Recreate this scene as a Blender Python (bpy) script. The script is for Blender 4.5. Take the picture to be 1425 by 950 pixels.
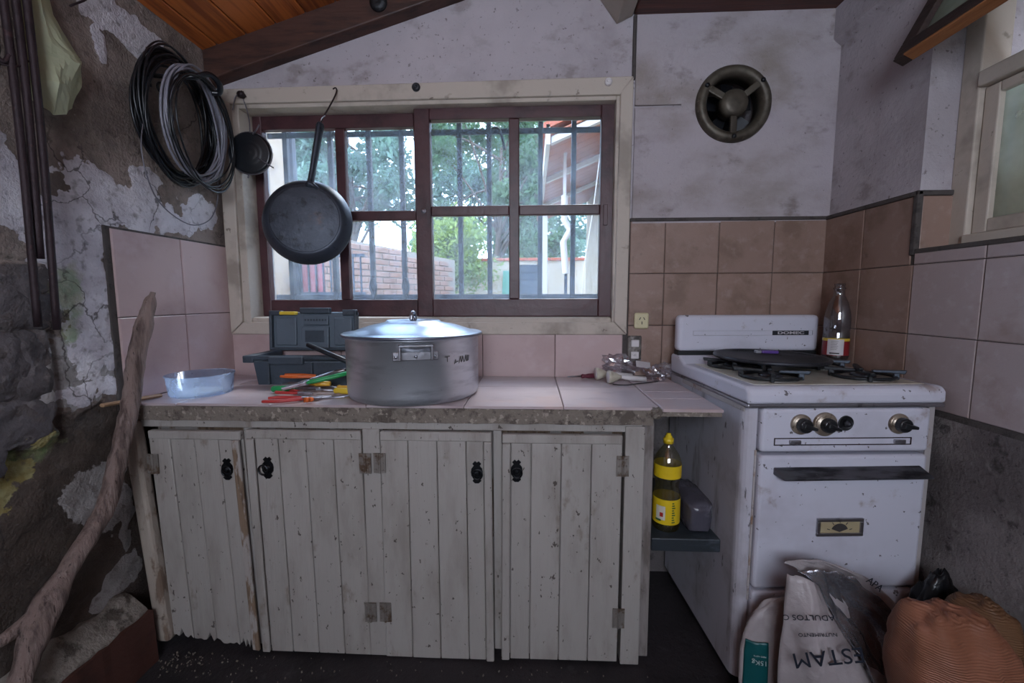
import bpy, math, random
from mathutils import Vector, Matrix, noise
import numpy as np
random.seed(7)
SC = bpy.context.scene
for o in list(bpy.data.objects): bpy.data.objects.remove(o)
COL = SC.collection

# ------------------------------------------------------------------ camera
CZ = 1.196
cam = bpy.data.cameras.new('camera'); cam.sensor_width = 36.0; cam.lens = 597.64/1425*36
cam.clip_start = .02
camo = bpy.data.objects.new('camera', cam); COL.objects.link(camo)
def basis(p, y, r):
    fwd = Vector((-math.sin(y), math.cos(y), 0)); right = Vector((math.cos(y), math.sin(y), 0)); up = Vector((0, 0, 1))
    f2 = fwd*math.cos(p)-up*math.sin(p); u2 = fwd*math.sin(p)+up*math.cos(p)
    r3 = right*math.cos(r)+u2*math.sin(r); u3 = u2*math.cos(r)-right*math.sin(r)
    return r3, u3, f2
r3, u3, f2 = basis(.1006, .0456, -.0024)
m3 = Matrix((r3, u3, -f2)).transposed()
camo.matrix_world = Matrix.Translation((0, 0, CZ)) @ m3.to_4x4()
SC.camera = camo
# ------------------------------------------------------------------ light
SC.view_settings.view_transform = 'Standard'; SC.view_settings.look = 'None'
SC.view_settings.gamma = 1; SC.view_settings.exposure = 0.5
try: SC.view_settings.use_curve_mapping = False
except Exception: pass
W = bpy.data.worlds.new('sky'); SC.world = W; W.use_nodes = True
bg = W.node_tree.nodes['Background']; bg.inputs[0].default_value = (.70, .82, 1.0, 1); bg.inputs[1].default_value = 6.5
sun = bpy.data.lights.new('sun_offscreen', 'SUN'); sun.energy = 3.0; sun.angle = .35; sun.color = (1, .86, .72)
suno = bpy.data.objects.new('sun_offscreen', sun); COL.objects.link(suno)
sd = Vector((-.12, -.62, -.76)).normalized(); suno.rotation_euler = sd.to_track_quat('-Z', 'Y').to_euler()
def area(name, loc, target, sx, sy, power, color):
    l = bpy.data.lights.new(name, 'AREA'); l.shape = 'RECTANGLE'; l.size = sx; l.size_y = sy; l.energy = power; l.color = color
    o = bpy.data.objects.new(name, l); COL.objects.link(o); o.location = loc
    o.rotation_euler = (Vector(target)-Vector(loc)).to_track_quat('-Z', 'Y').to_euler()
    return o
area('rear_opening_daylight_offscreen', (.05, -1.56, 1.80), (.05, 1.8, 1.80), 1.2, .9, 18, (.86, .90, 1.0))

# ------------------------------------------------------------------ helpers
def lin(h):
    h = h.lstrip('#'); out = []
    for i in (0, 2, 4):
        c = int(h[i:i+2], 16)/255
        out.append(c/12.92 if c <= .04045 else ((c+.055)/1.055)**2.4)
    return (*out, 1)
MATS = {}; INV = {}
def L(col, scale, lo, hi, fac=1.0, detail=4, stretch=(1, 1, 1), rough=.6, attr=None, warp=0):
    return dict(col=col, scale=scale, lo=lo, hi=hi, fac=fac, detail=detail, stretch=stretch, rough=rough)
def mat(name, base, rough=.6, metal=0.0, layers=(), bump=None, bump2=None, rand=0.0, spec=.5, shader=None, coat=0):
    m = bpy.data.materials.new(name); m.use_nodes = True; MATS[name] = m
    nt = m.node_tree; N = nt.nodes; K = nt.links
    bs = N['Principled BSDF']
    bs.inputs['Roughness'].default_value = rough; bs.inputs['Metallic'].default_value = metal
    bs.inputs['Specular IOR Level'].default_value = spec
    if coat: bs.inputs['Coat Weight'].default_value = coat
    tc = N.new('ShaderNodeTexCoord'); oi = N.new('ShaderNodeObjectInfo')
    sc = N.new('ShaderNodeVectorMath'); sc.operation = 'SCALE'; sc.inputs[0].default_value = (7.3, 3.1, 5.7); K.new(oi.outputs['Random'], sc.inputs['Scale'])
    ad = N.new('ShaderNodeVectorMath'); ad.operation = 'ADD'; K.new(tc.outputs['Object'], ad.inputs[0]); K.new(sc.outputs[0], ad.inputs[1])
    vec = ad.outputs[0]
    def nz(scale, stretch, detail, rough_):
        mp = N.new('ShaderNodeMapping'); mp.inputs['Scale'].default_value = stretch; K.new(vec, mp.inputs[0])
        t = N.new('ShaderNodeTexNoise'); t.inputs['Scale'].default_value = scale; t.inputs['Detail'].default_value = detail; t.inputs['Roughness'].default_value = rough_
        K.new(mp.outputs[0], t.inputs['Vector']); return t.outputs['Fac']
    col = N.new('ShaderNodeRGB'); col.outputs[0].default_value = lin(base); cur = col.outputs[0]
    for l in layers:
        f = nz(l['scale'], l['stretch'], l['detail'], l['rough'])
        mr = N.new('ShaderNodeMapRange'); mr.interpolation_type = 'SMOOTHSTEP'
        mr.inputs['From Min'].default_value = l['lo']; mr.inputs['From Max'].default_value = l['hi']; mr.inputs['To Max'].default_value = l['fac']
        K.new(f, mr.inputs['Value'])
        mx = N.new('ShaderNodeMix'); mx.data_type = 'RGBA'; K.new(mr.outputs[0], mx.inputs['Factor']); K.new(cur, mx.inputs['A']); mx.inputs['B'].default_value = lin(l['col']); cur = mx.outputs['Result']
    if rand:
        hv = N.new('ShaderNodeHueSaturation'); mr = N.new('ShaderNodeMapRange'); K.new(oi.outputs['Random'], mr.inputs['Value'])
        mr.inputs['To Min'].default_value = 1-rand; mr.inputs['To Max'].default_value = 1+rand; K.new(mr.outputs[0], hv.inputs['Value']); K.new(cur, hv.inputs['Color']); cur = hv.outputs[0]
    K.new(cur, bs.inputs['Base Color'])
    prev = None
    for b in (bump, bump2):
        if b:
            f = nz(b[0], b[2] if len(b) > 2 else (1, 1, 1), 5, .6)
            bn = N.new('ShaderNodeBump'); bn.inputs['Strength'].default_value = b[1]; bn.inputs['Distance'].default_value = b[3] if len(b) > 3 else .01
            K.new(f, bn.inputs['Height'])
            if prev: K.new(prev, bn.inputs['Normal'])
            prev = bn.outputs[0]
    if prev: K.new(prev, bs.inputs['Normal'])
    m['cur'] = 0
    return m
def bsdf(m): return m.node_tree.nodes['Principled BSDF']
def clear_mat(name, tint, trans, diffuse, dustcol, gloss=.08, dust_scale=6):
    m = bpy.data.materials.new(name); m.use_nodes = True; nt = m.node_tree; N = nt.nodes; K = nt.links
    N.remove(N['Principled BSDF']); out = N['Material Output']
    t = N.new('ShaderNodeBsdfTransparent'); t.inputs[0].default_value = tint
    tl = N.new('ShaderNodeBsdfTranslucent'); tl.inputs[0].default_value = dustcol
    g = N.new('ShaderNodeBsdfGlossy'); g.inputs['Roughness'].default_value = .08; g.inputs[0].default_value = (1, 1, 1, 1)
    tc = N.new('ShaderNodeTexCoord'); nz = N.new('ShaderNodeTexNoise'); nz.inputs['Scale'].default_value = dust_scale; nz.inputs['Detail'].default_value = 5; K.new(tc.outputs['Object'], nz.inputs['Vector'])
    mr = N.new('ShaderNodeMapRange'); mr.inputs['From Min'].default_value = .3; mr.inputs['From Max'].default_value = .7; mr.inputs['To Min'].default_value = diffuse*.6; mr.inputs['To Max'].default_value = diffuse*1.4
    K.new(nz.outputs['Fac'], mr.inputs['Value'])
    a = N.new('ShaderNodeMixShader'); K.new(mr.outputs[0], a.inputs[0]); K.new(t.outputs[0], a.inputs[1]); K.new(tl.outputs[0], a.inputs[2])
    b = N.new('ShaderNodeMixShader'); b.inputs[0].default_value = gloss; K.new(a.outputs[0], b.inputs[1]); K.new(g.outputs[0], b.inputs[2])
    K.new(b.outputs[0], out.inputs['Surface']); MATS[name] = m; return m

class MB:
    def __init__(s): s.v = []; s.f = []
    def add(s, vs, fs):
        o = len(s.v); s.v += [tuple(p) for p in vs]; s.f += [tuple(i+o for i in f) for f in fs]; return s
    def bx(s, x0, x1, y0, y1, z0, z1, M=None):
        vs = [Vector((x, y, z)) for z in (z0, z1) for y in (y0, y1) for x in (x0, x1)]
        if M is not None: vs = [M @ p for p in vs]
        return s.add(vs, [(0, 2, 3, 1), (4, 5, 7, 6), (0, 1, 5, 4), (2, 6, 7, 3), (0, 4, 6, 2), (1, 3, 7, 5)])
    def hexa(s, p):   # 8 corners ordered as bx
        return s.add(p, [(0, 2, 3, 1), (4, 5, 7, 6), (0, 1, 5, 4), (2, 6, 7, 3), (0, 4, 6, 2), (1, 3, 7, 5)])
    def prism(s, poly, M, h0, h1):
        n = len(poly); vs = [M @ Vector((a, b, h0)) for a, b in poly]+[M @ Vector((a, b, h1)) for a, b in poly]
        fs = [tuple(reversed(range(n))), tuple(range(n, 2*n))]+[(i, (i+1) % n, n+(i+1) % n, n+i) for i in range(n)]
        return s.add(vs, fs)
    def tube(s, pts, r, n=8, closed=False, caps=True, flat=None):
        P = [Vector(p) for p in pts]; k = len(P)
        if not hasattr(r, '__len__'): r = [r]*k
        up = None; rings = []
        for i in range(k):
            a = P[(i-1) % k] if (closed or i > 0) else P[i]; b = P[(i+1) % k] if (closed or i < k-1) else P[i]
            t = (b-a).normalized() if (b-a).length > 1e-9 else Vector((0, 0, 1))
            if up is None:
                up = Vector((0, 0, 1)) if abs(t.z) < .9 else Vector((1, 0, 0))
            x = t.cross(up)
            if x.length < 1e-6: x = t.orthogonal()
            x.normalize(); y = x.cross(t).normalized(); up = y
            rings.append([P[i]+(x*math.cos(2*math.pi*j/n)+y*math.sin(2*math.pi*j/n)*(flat or 1))*r[i] for j in range(n)])
        vs = [p for R_ in rings for p in R_]; fs = []
        for i in range(k if closed else k-1):
            q = (i+1) % k
            for j in range(n): fs.append((i*n+j, i*n+(j+1) % n, q*n+(j+1) % n, q*n+j))
        if caps and not closed: fs += [tuple(reversed(range(n))), tuple(range((k-1)*n, k*n))]
        return s.add(vs, fs)
    def lathe(s, prof, n=32, M=None, close=True, sx=1, sy=1):
        M = M or Matrix(); vs = []; fs = []
        for r, h in prof:
            r = max(r, 1e-4)
            for j in range(n):
                a = 2*math.pi*j/n; vs.append(M @ Vector((r*math.cos(a)*sx, r*math.sin(a)*sy, h)))
        for i in range(len(prof)-1):
            for j in range(n): fs.append((i*n+j, i*n+(j+1) % n, (i+1)*n+(j+1) % n, (i+1)*n+j))
        if close: fs += [tuple(reversed(range(n))), tuple(range((len(prof)-1)*n, len(prof)*n))]
        return s.add(vs, fs)
    def mesh(s, name):
        me = bpy.data.meshes.new(name); me.from_pydata(s.v, [], s.f); me.update(); return me
    def build(s, name, m, parent=None, smooth=False, bevel=0, seg=2, loc=None, sub=0, solid=0):
        import bmesh
        me = s.mesh(name); b = bmesh.new(); b.from_mesh(me); bmesh.ops.recalc_face_normals(b, faces=b.faces); b.to_mesh(me); b.free()
        return obj(name, me, m, parent, smooth, bevel, seg, loc, sub, solid)
def obj(name, me, m, parent=None, smooth=False, bevel=0, seg=2, loc=None, sub=0, solid=0):
    o = bpy.data.objects.new(name, me); COL.objects.link(o)
    if m is not None and not me.materials: me.materials.append(MATS[m] if isinstance(m, str) else m)
    if parent:
        o.parent = parent
        if parent.name in INV: o.matrix_parent_inverse = INV[parent.name]
    if loc: o.location = loc
    if smooth:
        for p in me.polygons: p.use_smooth = True
    if solid:
        d = o.modifiers.new('solid', 'SOLIDIFY'); d.thickness = solid; d.offset = 0
    if bevel:
        d = o.modifiers.new('bevel', 'BEVEL'); d.width = bevel; d.segments = seg; d.limit_method = 'ANGLE'; d.angle_limit = .6
    if sub:
        d = o.modifiers.new('sub', 'SUBSURF'); d.levels = sub; d.render_levels = sub
    return o
def tag(o, label, cat, group=None):
    o['label'] = label; o['category'] = cat
    if group: o['group'] = group
    return o
def struct(o, label=None, cat=None):
    o['kind'] = 'structure'
    if label: o['label'] = label
    if cat: o['category'] = cat
    return o
def empty(name, loc=(0, 0, 0), rz=0):
    o = bpy.data.objects.new(name, None); COL.objects.link(o); o.location = loc; o.rotation_euler = (0, 0, rz); o.empty_display_size = .05; return o
def thing(name, label, cat, loc=(0, 0, 0), rz=0, group=None): return tag(empty(name, loc, rz), label, cat, group)
def wthing(name, label, cat, loc, group=None):   # parts are given in room coordinates
    o = thing(name, label, cat, loc, 0, group); INV[o.name] = Matrix.Translation(loc).inverted(); return o
def frame_of(zdir, origin=(0, 0, 0), xhint=(1, 0, 0)):
    z = Vector(zdir).normalized(); x = Vector(xhint); x = (x-z*x.dot(z)).normalized(); y = z.cross(x)
    return Matrix.Translation(origin) @ Matrix((x, y, z)).transposed().to_4x4()
def textmesh(s, size, depth=.0004, sx=1, off=0):
    cu = bpy.data.curves.new('t', 'FONT'); cu.body = s; cu.size = size; cu.extrude = depth; cu.align_x = 'CENTER'; cu.align_y = 'CENTER'; cu.resolution_u = 3; cu.offset = off
    o = bpy.data.objects.new('t', cu); COL.objects.link(o); dg = bpy.context.evaluated_depsgraph_get()
    me = bpy.data.meshes.new_from_object(o.evaluated_get(dg)); bpy.data.objects.remove(o)
    for v in me.vertices: v.co.x *= sx
    return me
def bez(P, n=8):   # Catmull-Rom through points
    P = [Vector(p) for p in P]; out = []
    Q = [P[0]*2-P[1]]+P+[P[-1]*2-P[-2]]
    for i in range(1, len(Q)-2):
        a, b, c, d = Q[i-1:i+3]
        for k in range(n):
            t = k/n; out.append(.5*((2*b)+(c-a)*t+(2*a-5*b+4*c-d)*t*t+(3*b-a-3*c+d)*t**3))
    out.append(P[-1]); return out
def nrot(x=0, y=0, z=0): return Matrix.Rotation(z, 4, 'Z') @ Matrix.Rotation(y, 4, 'Y') @ Matrix.Rotation(x, 4, 'X')
T = Matrix.Translation

# ------------------------------------------------------------------ materials
mat('plaster', '#b0a8ad', .85, layers=[L('#8d8487', 3, .45, .7, .6, 8), L('#756a62', 8, .54, .70, .55, 10, (1, 1, 1.4)), L('#bdb5ba', 2, .5, .7, .6), L('#4a4038', 60, .64, .72, .6, 3)], bump=(14, .35), bump2=(70, .25))
mat('plaster_grime', '#ada4a8', .85, layers=[L('#85796f', 2.2, .42, .66, .75, 10, (1, 1, 1.6)), L('#5f5449', 7, .54, .72, .6, 12, (1, 1, 1.5)), L('#aaa0aa', 3, .5, .7, .5), L('#3d352e', 70, .67, .75, .6, 3)], bump=(16, .45), bump2=(70, .3))
mat('floor_cement', '#2a2528', .7, layers=[L('#151214', 4, .45, .65, .9, 6), L('#4a4448', 13, .58, .75, .6, 8), L('#0f0d0e', 30, .6, .7, .6)], bump=(20, .5), bump2=(90, .3))
mat('red_cement', '#4a2a22', .75, layers=[L('#2c1a17', 8, .45, .7, .8), L('#7d7067', 22, .66, .74, .6)], bump=(25, .4))
mat('mortar', '#4b4543', .9, layers=[L('#2c2827', 30, .5, .7, .7)], bump=(60, .5))
mat('tile_pink', '#b79e9c', .35, layers=[L('#a58a88', 5, .45, .7, .6), L('#bfaaad', 9, .5, .7, .5), L('#5b4a42', 90, .7, .75, .5)], bump=(30, .05), rand=.05)
mat('tile_brown', '#8d7367', .5, layers=[L('#6e5647', 6, .45, .68, .7, 6), L('#a18c84', 22, .5, .75, .5, 8), L('#3c2e24', 15, .64, .78, .55, 8)], bump=(120, .12), rand=.06)
mat('tile_grey', '#a39392', .5, layers=[L('#866f66', 5, .5, .7, .7, 6), L('#b3a8ab', 30, .5, .75, .5, 8), L('#4b3c32', 18, .67, .8, .5, 8)], bump=(120, .12), rand=.05)
mat('tile_counter', '#b3a4a6', .3, layers=[L('#9b8a8d', 6, .5, .7, .6, 6, (1, 3, 1)), L('#c2a49a', 4, .55, .7, .5), L('#6e5e5c', 40, .64, .75, .4, 8, (1, 4, 1))], bump=(40, .05), rand=.05)
mat('concrete', '#7a7067', .85, layers=[L('#4f463f', 25, .5, .62, .8, 5), L('#a3988c', 55, .58, .66, .8, 3), L('#352d29', 80, .6, .7, .6)], bump=(70, .6))
WG = (9, 9, .7)
mat('cab_paint', '#a09a95', .6, layers=[L('#877f79', 3, .46, .70, .8, 7, (3, 3, .8)), L('#6a5b4b', 9, .60, .74, .6, 8, (2, 2, .9)), L('#33281f', 60, .655, .70, .85, 3, (1, 1, .6)), L('#4e4238', 14, .72, .8, .8, 6, (4, 4, .5))], bump=(10, .25, WG), rand=.035)
mat('cab_bare', '#7f6a58', .8, layers=[L('#4a3a2e', 12, .45, .7, .8, 6, WG), L('#a7a09c', 5, .5, .56, .9, 6, (3, 3, 1))], bump=(14, .5, WG))
mat('cab_edge', '#857d7a', .75, layers=[L('#5e554f', 8, .45, .65, .8, 7, (3, 3, .8)), L('#362d28', 30, .63, .72, .7, 4)], bump=(14, .4, WG))
mat('casing', '#b8aca0', .6, layers=[L('#857a70', 5, .5, .7, .7), L('#4d4034', 30, .67, .74, .7, 4), L('#6e6254', 14, .62, .72, .6, 7)], bump=(20, .25))
mat('sash_brown', '#4a2b2f', .42, layers=[L('#2a181d', 8, .45, .7, .7, 5), L('#56373a', 20, .62, .75, .5, 6)], bump=(25, .2))
mat('dark_timber', '#4a2f27', .55, layers=[L('#2b1a17', 5, .45, .65, .85, 6, (1, 6, 6)), L('#66402d', 9, .58, .75, .5, 5, (1, 8, 8))], bump=(12, .2, (1, 8, 8)))
mat('pine_plank', '#b9662f', .45, layers=[L('#7d3a1c', 4, .42, .65, .9, 6, (9, .5, 9)), L('#c67a3f', 7, .55, .75, .6, 5, (12, .4, 12)), L('#4f2414', 3, .62, .8, .6, 4, (5, .6, 5))], bump=(9, .12, (12, .5, 12)), rand=.14)
mat('red_plank', '#5f3226', .5, layers=[L('#3a1c17', 4, .45, .65, .8, 6, (.6, 9, 9)), L('#7c4632', 9, .58, .75, .5, 5, (.5, 12, 12))], bump=(9, .12, (.5, 12, 12)), rand=.1)
mat('white_beam', '#b0a69a', .6, layers=[L('#8e8272', 6, .5, .7, .7), L('#5a4d40', 30, .68, .75, .6)], bump=(20, .2))
mat('enamel', '#c7c6d2', .22, layers=[L('#aaa6b0', 4, .5, .75, .6), L('#7a5a3c', 10, .60, .72, .55, 11), L('#3d3029', 45, .66, .70, .8, 3)], bump=(6, .03), coat=.3)
mat('enamel_dirty', '#b7b4bd', .35, layers=[L('#918a8c', 6, .48, .72, .7, 6), L('#54463a', 12, .55, .70, .7, 10, (1, 1, .18)), L('#2d2521', 40, .64, .70, .8, 4, (1, 1, .3))], bump=(9, .06))
mat('enamel_rust', '#a7a09f', .4, layers=[L('#7c5a3c', 14, .52, .66, .9, 8), L('#3c2718', 25, .6, .72, .8, 8)], bump=(25, .2))
mat('black_gap', '#16181b', .5, layers=[L('#2a2c30', 12, .55, .7, .6)])
mat('black_iron', '#1e2024', .5, .3, layers=[L('#3a3b40', 30, .55, .7, .7), L('#4a3a30', 14, .65, .75, .5)], bump=(50, .3))
mat('griddle_iron', '#3c3d44', .45, .5, layers=[L('#26272c', 12, .45, .65, .8), L('#8a8890', 60, .66, .74, .5)], bump=(40, .2))
mat('grate_steel', '#4f5660', .35, .8, layers=[L('#26292f', 20, .5, .7, .8)], bump=(30, .1))
mat('chrome_dull', '#a3a2a8', .28, .9, layers=[L('#4a4644', 18, .55, .7, .8, 6), L('#6d5138', 25, .68, .76, .6)], bump=(40, .1))
mat('bezel', '#a79a8b', .35, .7, layers=[L('#5d4c3c', 30, .55, .66, .8, 6)], bump=(40, .2))
mat('knob_black', '#16181b', .35, layers=[L('#33363b', 25, .55, .7, .5)], coat=.2)
mat('aluminium', '#d0d3da', .36, .8, layers=[L('#8f949e', 5, .45, .7, .6, 6, (1, 1, 5)), L('#5f6168', 70, .7, .76, .6, 3)], bump=(30, .04, (1, 1, 8)))
mat('aluminium_lid', '#9aa3b4', .3, .9, layers=[L('#a0a6b4', 6, .5, .7, .5)])
mat('pan_black', '#3d424c', .42, .55, layers=[L('#454a55', 7, .48, .7, .7, 6), L('#5d4638', 13, .62, .74, .55, 8), L('#181a1e', 40, .6, .7, .6)], bump=(40, .12))
mat('pan_base', '#454a54', .5, .5, layers=[L('#565c66', 12, .52, .68, .6, 8), L('#6a5040', 9, .6, .75, .6, 8), L('#1c1e22', 22, .55, .7, .6)], bump=(50, .25))
mat('cable_black', '#15181d', .3, layers=[L('#3c4653', 8, .6, .8, .4)])
mat('cable_grey', '#83828d', .35, layers=[L('#5b5a64', 9, .5, .7, .6)])
mat('wire_grey', '#6e6a72', .4, .5)
mat('rust_iron', '#33262a', .6, .4, layers=[L('#20181b', 20, .5, .7, .8), L('#55383a', 40, .6, .7, .5)], bump=(80, .3))
mat('driftwood', '#8a766f', .75, layers=[L('#4a3a36', 6, .45, .65, .85, 7, (6, 6, .7)), L('#9c8b86', 10, .55, .72, .6, 6, (8, 8, .6)), L('#2b201d', 16, .6, .68, .8, 5, (9, 9, .6))], bump=(12, .8, (9, 9, .7), .02))
mat('raw_stick', '#a08063', .7, layers=[L('#6d533e', 8, .5, .7, .7, 6, (6, .8, 6))], bump=(12, .3, (8, .8, 8)))
mat('toolbox_plastic', '#3a434d', .5, layers=[L('#57616c', 9, .55, .75, .5), L('#222930', 22, .55, .7, .5)], bump=(90, .08))
mat('toolbox_lid', '#59646f', .5, layers=[L('#475059', 9, .5, .75, .6), L('#78828c', 35, .62, .75, .4)], bump=(90, .08))
mat('yellow_plastic', '#d3b436', .4); mat('red_grip', '#b03a38', .35, layers=[L('#7e2628', 20, .55, .7, .6)])
mat('green_grip', '#1f8f4f', .35, layers=[L('#14683a', 20, .55, .7, .5)]); mat('orange_grip', '#d0642a', .4)
mat('steel', '#a9aab3', .3, .9, layers=[L('#6b6a70', 25, .5, .7, .7)], bump=(60, .1))
mat('dark_plastic', '#22262d', .4); mat('amber_grip', '#d8a33a', .3); mat('maroon_grip', '#5b2433', .35)
mat('ivory_plastic', '#c9bf9a', .4, layers=[L('#8b7f62', 18, .58, .72, .6)]); mat('white_plastic', '#cfc9ca', .4, layers=[L('#8a8380', 20, .6, .75, .6)])
mat('slate_shelf', '#2c3238', .45, layers=[L('#48505a', 16, .52, .7, .7, 7, (1, 1, 3)), L('#15191d', 9, .5, .7, .7)], bump=(30, .2))
mat('label_yellow', '#d8b81f', .4, layers=[L('#c09c10', 12, .5, .7, .5)]); mat('cap_yellow', '#d6b72a', .35); mat('label_red', '#7e1f25', .4); mat('label_white', '#bdb8bb', .5); mat('ink', '#3a3636', .6)
mat('sunflower_white', '#cfcbbd', .4); mat('red_print', '#a8281f', .4); mat('green_print', '#2f5b36', .4)
mat('package_film', '#4c4a54', .25, layers=[L('#7b7982', 14, .55, .7, .6, 7), L('#2b2b33', 9, .5, .7, .6)], bump=(18, .6))
mat('purple_plastic', '#5a3f86', .25)
mat('bag_white', '#a39a9b', .4, layers=[L('#877e80', 4, .5, .7, .5), L('#bab2b4', 12, .55, .7, .4)], bump=(9, .5, (1, 1, 1), .02))
mat('bag_foil', '#b9b8c0', .2, .78, layers=[L('#5d5b66', 6, .48, .66, .8)], bump=(12, .5, (1, 1, 1), .02), bump2=(40, .2))
mat('bag_teal', '#0f4f52', .4); mat('bag_print', '#1d2330', .5); mat('bag_print_light', '#a9b7b5', .5)
mat('black_bag', '#0f1014', .3, bump=(15, .6))
mat('stucco', '#ab9883', .9, layers=[L('#8a7562', 5, .5, .7, .7), L('#8a7a70', 12, .6, .75, .6, 8)], bump=(20, .3))
mat('yard_wall', '#b0a290', .9, layers=[L('#94866f', 3, .5, .7, .7)], bump=(8, .3)); mat('brick_red', '#8c6c5e', .9, layers=[L('#6d5043', 6, .5, .7, .7)], bump=(20, .4), rand=.12)
mat('brick_mortar', '#8a8076', .95, bump=(20, .4)); mat('terracotta', '#a4553d', .8, rand=.1)
mat('iron_bar', '#1c212c', .5, .3, layers=[L('#3d4a63', 20, .5, .7, .5)], bump=(50, .2))
mat('earth', '#8b8065', .95, layers=[L('#5d6a3a', 2, .5, .7, .8)], bump=(5, .5))
mat('bark', '#4a3d33', .9, layers=[L('#2f271f', 9, .5, .7, .8, 5, (3, 3, .5))], bump=(12, .6, (3, 3, .6)))
mat('soffit_plank', '#9c5c42', .6, layers=[L('#78432f', 5, .45, .7, .7, 5, (.5, 9, 9))], rand=.12); mat('fascia', '#bdb5b1', .6)
mat('gate_red', '#93464a', .6); mat('green_sheet', '#3f7f6a', .5); mat('dark_glass', '#343c48', .2)
mat('hand_lens_frame', '#b9b1a0', .35, layers=[L('#8c8374', 20, .6, .75, .6)])
mat('fan_metal', '#5d564c', .5, .5, layers=[L('#3a332c', 12, .45, .65, .85, 7), L('#8d8574', 20, .6, .75, .5)], bump=(30, .2))
mat('fan_dark', '#191b20', .4, .3, layers=[L('#33302e', 18, .55, .7, .6)])
mat('hinge_metal', '#8a837d', .5, .5, layers=[L('#5d4632', 25, .48, .62, .85, 6), L('#a39d99', 50, .6, .7, .5)], bump=(60, .3))
mat('handle_black', '#191a1e', .4, .6, layers=[L('#3b3c42', 40, .6, .7, .5)], bump=(60, .2))
mat('debris_pale', '#6b645c', .9, rand=.3)
mat('stone_grey', '#5b5557', .9, layers=[L('#3a3535', 7, .45, .65, .8, 8), L('#7a7272', 25, .58, .7, .6, 8)], bump=(25, .7, (1, 1, 1), .02))
clear_mat('window_glass', (.86, .93, 1.0, 1), .8, .065, (.66, .80, 1.0, 1), .0, 14)
clear_mat('side_glass', (.62, .68, .66, 1), .5, .5, (.55, .6, .57, 1), .06)
clear_mat('clear_plastic', (.88, .88, .92, 1), .8, .24, (.9, .9, .95, 1), .22, 40)
clear_mat('bottle_plastic', (.80, .80, .82, 1), .8, .06, (.6, .6, .6, 1), .12, 20)
clear_mat('oil_plastic', (.92, .92, .86, 1), .8, .12, (.6, .6, .4, 1), .10, 20)
clear_mat('oil_liquid', (.80, .68, .25, 1), .8, .25, (.6, .5, .15, 1), .03, 20)
clear_mat('bowl_plastic', (.78, .86, .97, 1), .5, .26, (.70, .82, 1.0, 1), .08, 10)
def leafmat(name, c1, c2):
    m = mat(name, c1, .5, layers=[L(c2, .8, .4, .65, 1), ])
    N = m.node_tree.nodes; K = m.node_tree.links; b = bsdf(m); t = N.new('ShaderNodeBsdfTranslucent'); t.inputs[0].default_value = lin(c2)
    mx = N.new('ShaderNodeMixShader'); mx.inputs[0].default_value = .45; K.new(b.outputs[0], mx.inputs[1]); K.new(t.outputs[0], mx.inputs[2]); K.new(mx.outputs[0], N['Material Output'].inputs[0])
leafmat('leaf_dark', '#3c5641', '#56714c'); leafmat('leaf_bright', '#647c3a', '#86964a'); leafmat('leaf_blue', '#456056', '#627f6c')
def baglike(name, c, tr):
    m = mat(name, c, .35, bump=(14, .35)); N = m.node_tree.nodes; K = m.node_tree.links; b = bsdf(m)
    t = N.new('ShaderNodeBsdfTranslucent'); t.inputs[0].default_value = lin(c); mx = N.new('ShaderNodeMixShader'); mx.inputs[0].default_value = tr
    K.new(b.outputs[0], mx.inputs[1]); K.new(t.outputs[0], mx.inputs[2]); K.new(mx.outputs[0], N['Material Output'].inputs[0])
baglike('pale_bag', '#d8dabc', .5)
def netmat(name, c, c2):
    m = mat(name, c, .6, layers=[L(c2, 4, .4, .65, .8)]); N = m.node_tree.nodes; K = m.node_tree.links
    w = N.new('ShaderNodeTexWave'); w.bands_direction = 'Z'; w.inputs['Scale'].default_value = 63; w.inputs['Distortion'].default_value = .6
    tc = N.new('ShaderNodeTexCoord'); K.new(tc.outputs['Object'], w.inputs['Vector'])
    bn = N.new('ShaderNodeBump'); bn.inputs['Strength'].default_value = .55; bn.inputs['Distance'].default_value = .003; K.new(w.outputs['Fac'], bn.inputs['Height']); K.new(bn.outputs[0], bsdf(m).inputs['Normal'])
netmat('net_orange', '#7c4d36', '#94604a'); netmat('net_tan', '#6b4a30', '#573a24')

# ------------------------------------------------------------------ setting
YB, XR, XL = 1.834, 1.195, -1.325
Y0 = -1.55
fl = MB()
nx, ny = 60, 60
for j in range(ny+1):
    for i in range(nx+1):
        x = -1.5+3.0*i/nx; y = Y0-.1+(YB+.2-Y0+.1)*j/ny
        fl.v.append((x, y, .006*noise.noise(Vector((x*4, y*4, 0)))-.006))
for j in range(ny):
    for i in range(nx):
        a = j*(nx+1)+i; fl.f.append((a, a+1, a+nx+2, a+nx+1))
struct(fl.build('floor', 'floor_cement', smooth=True))

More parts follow.
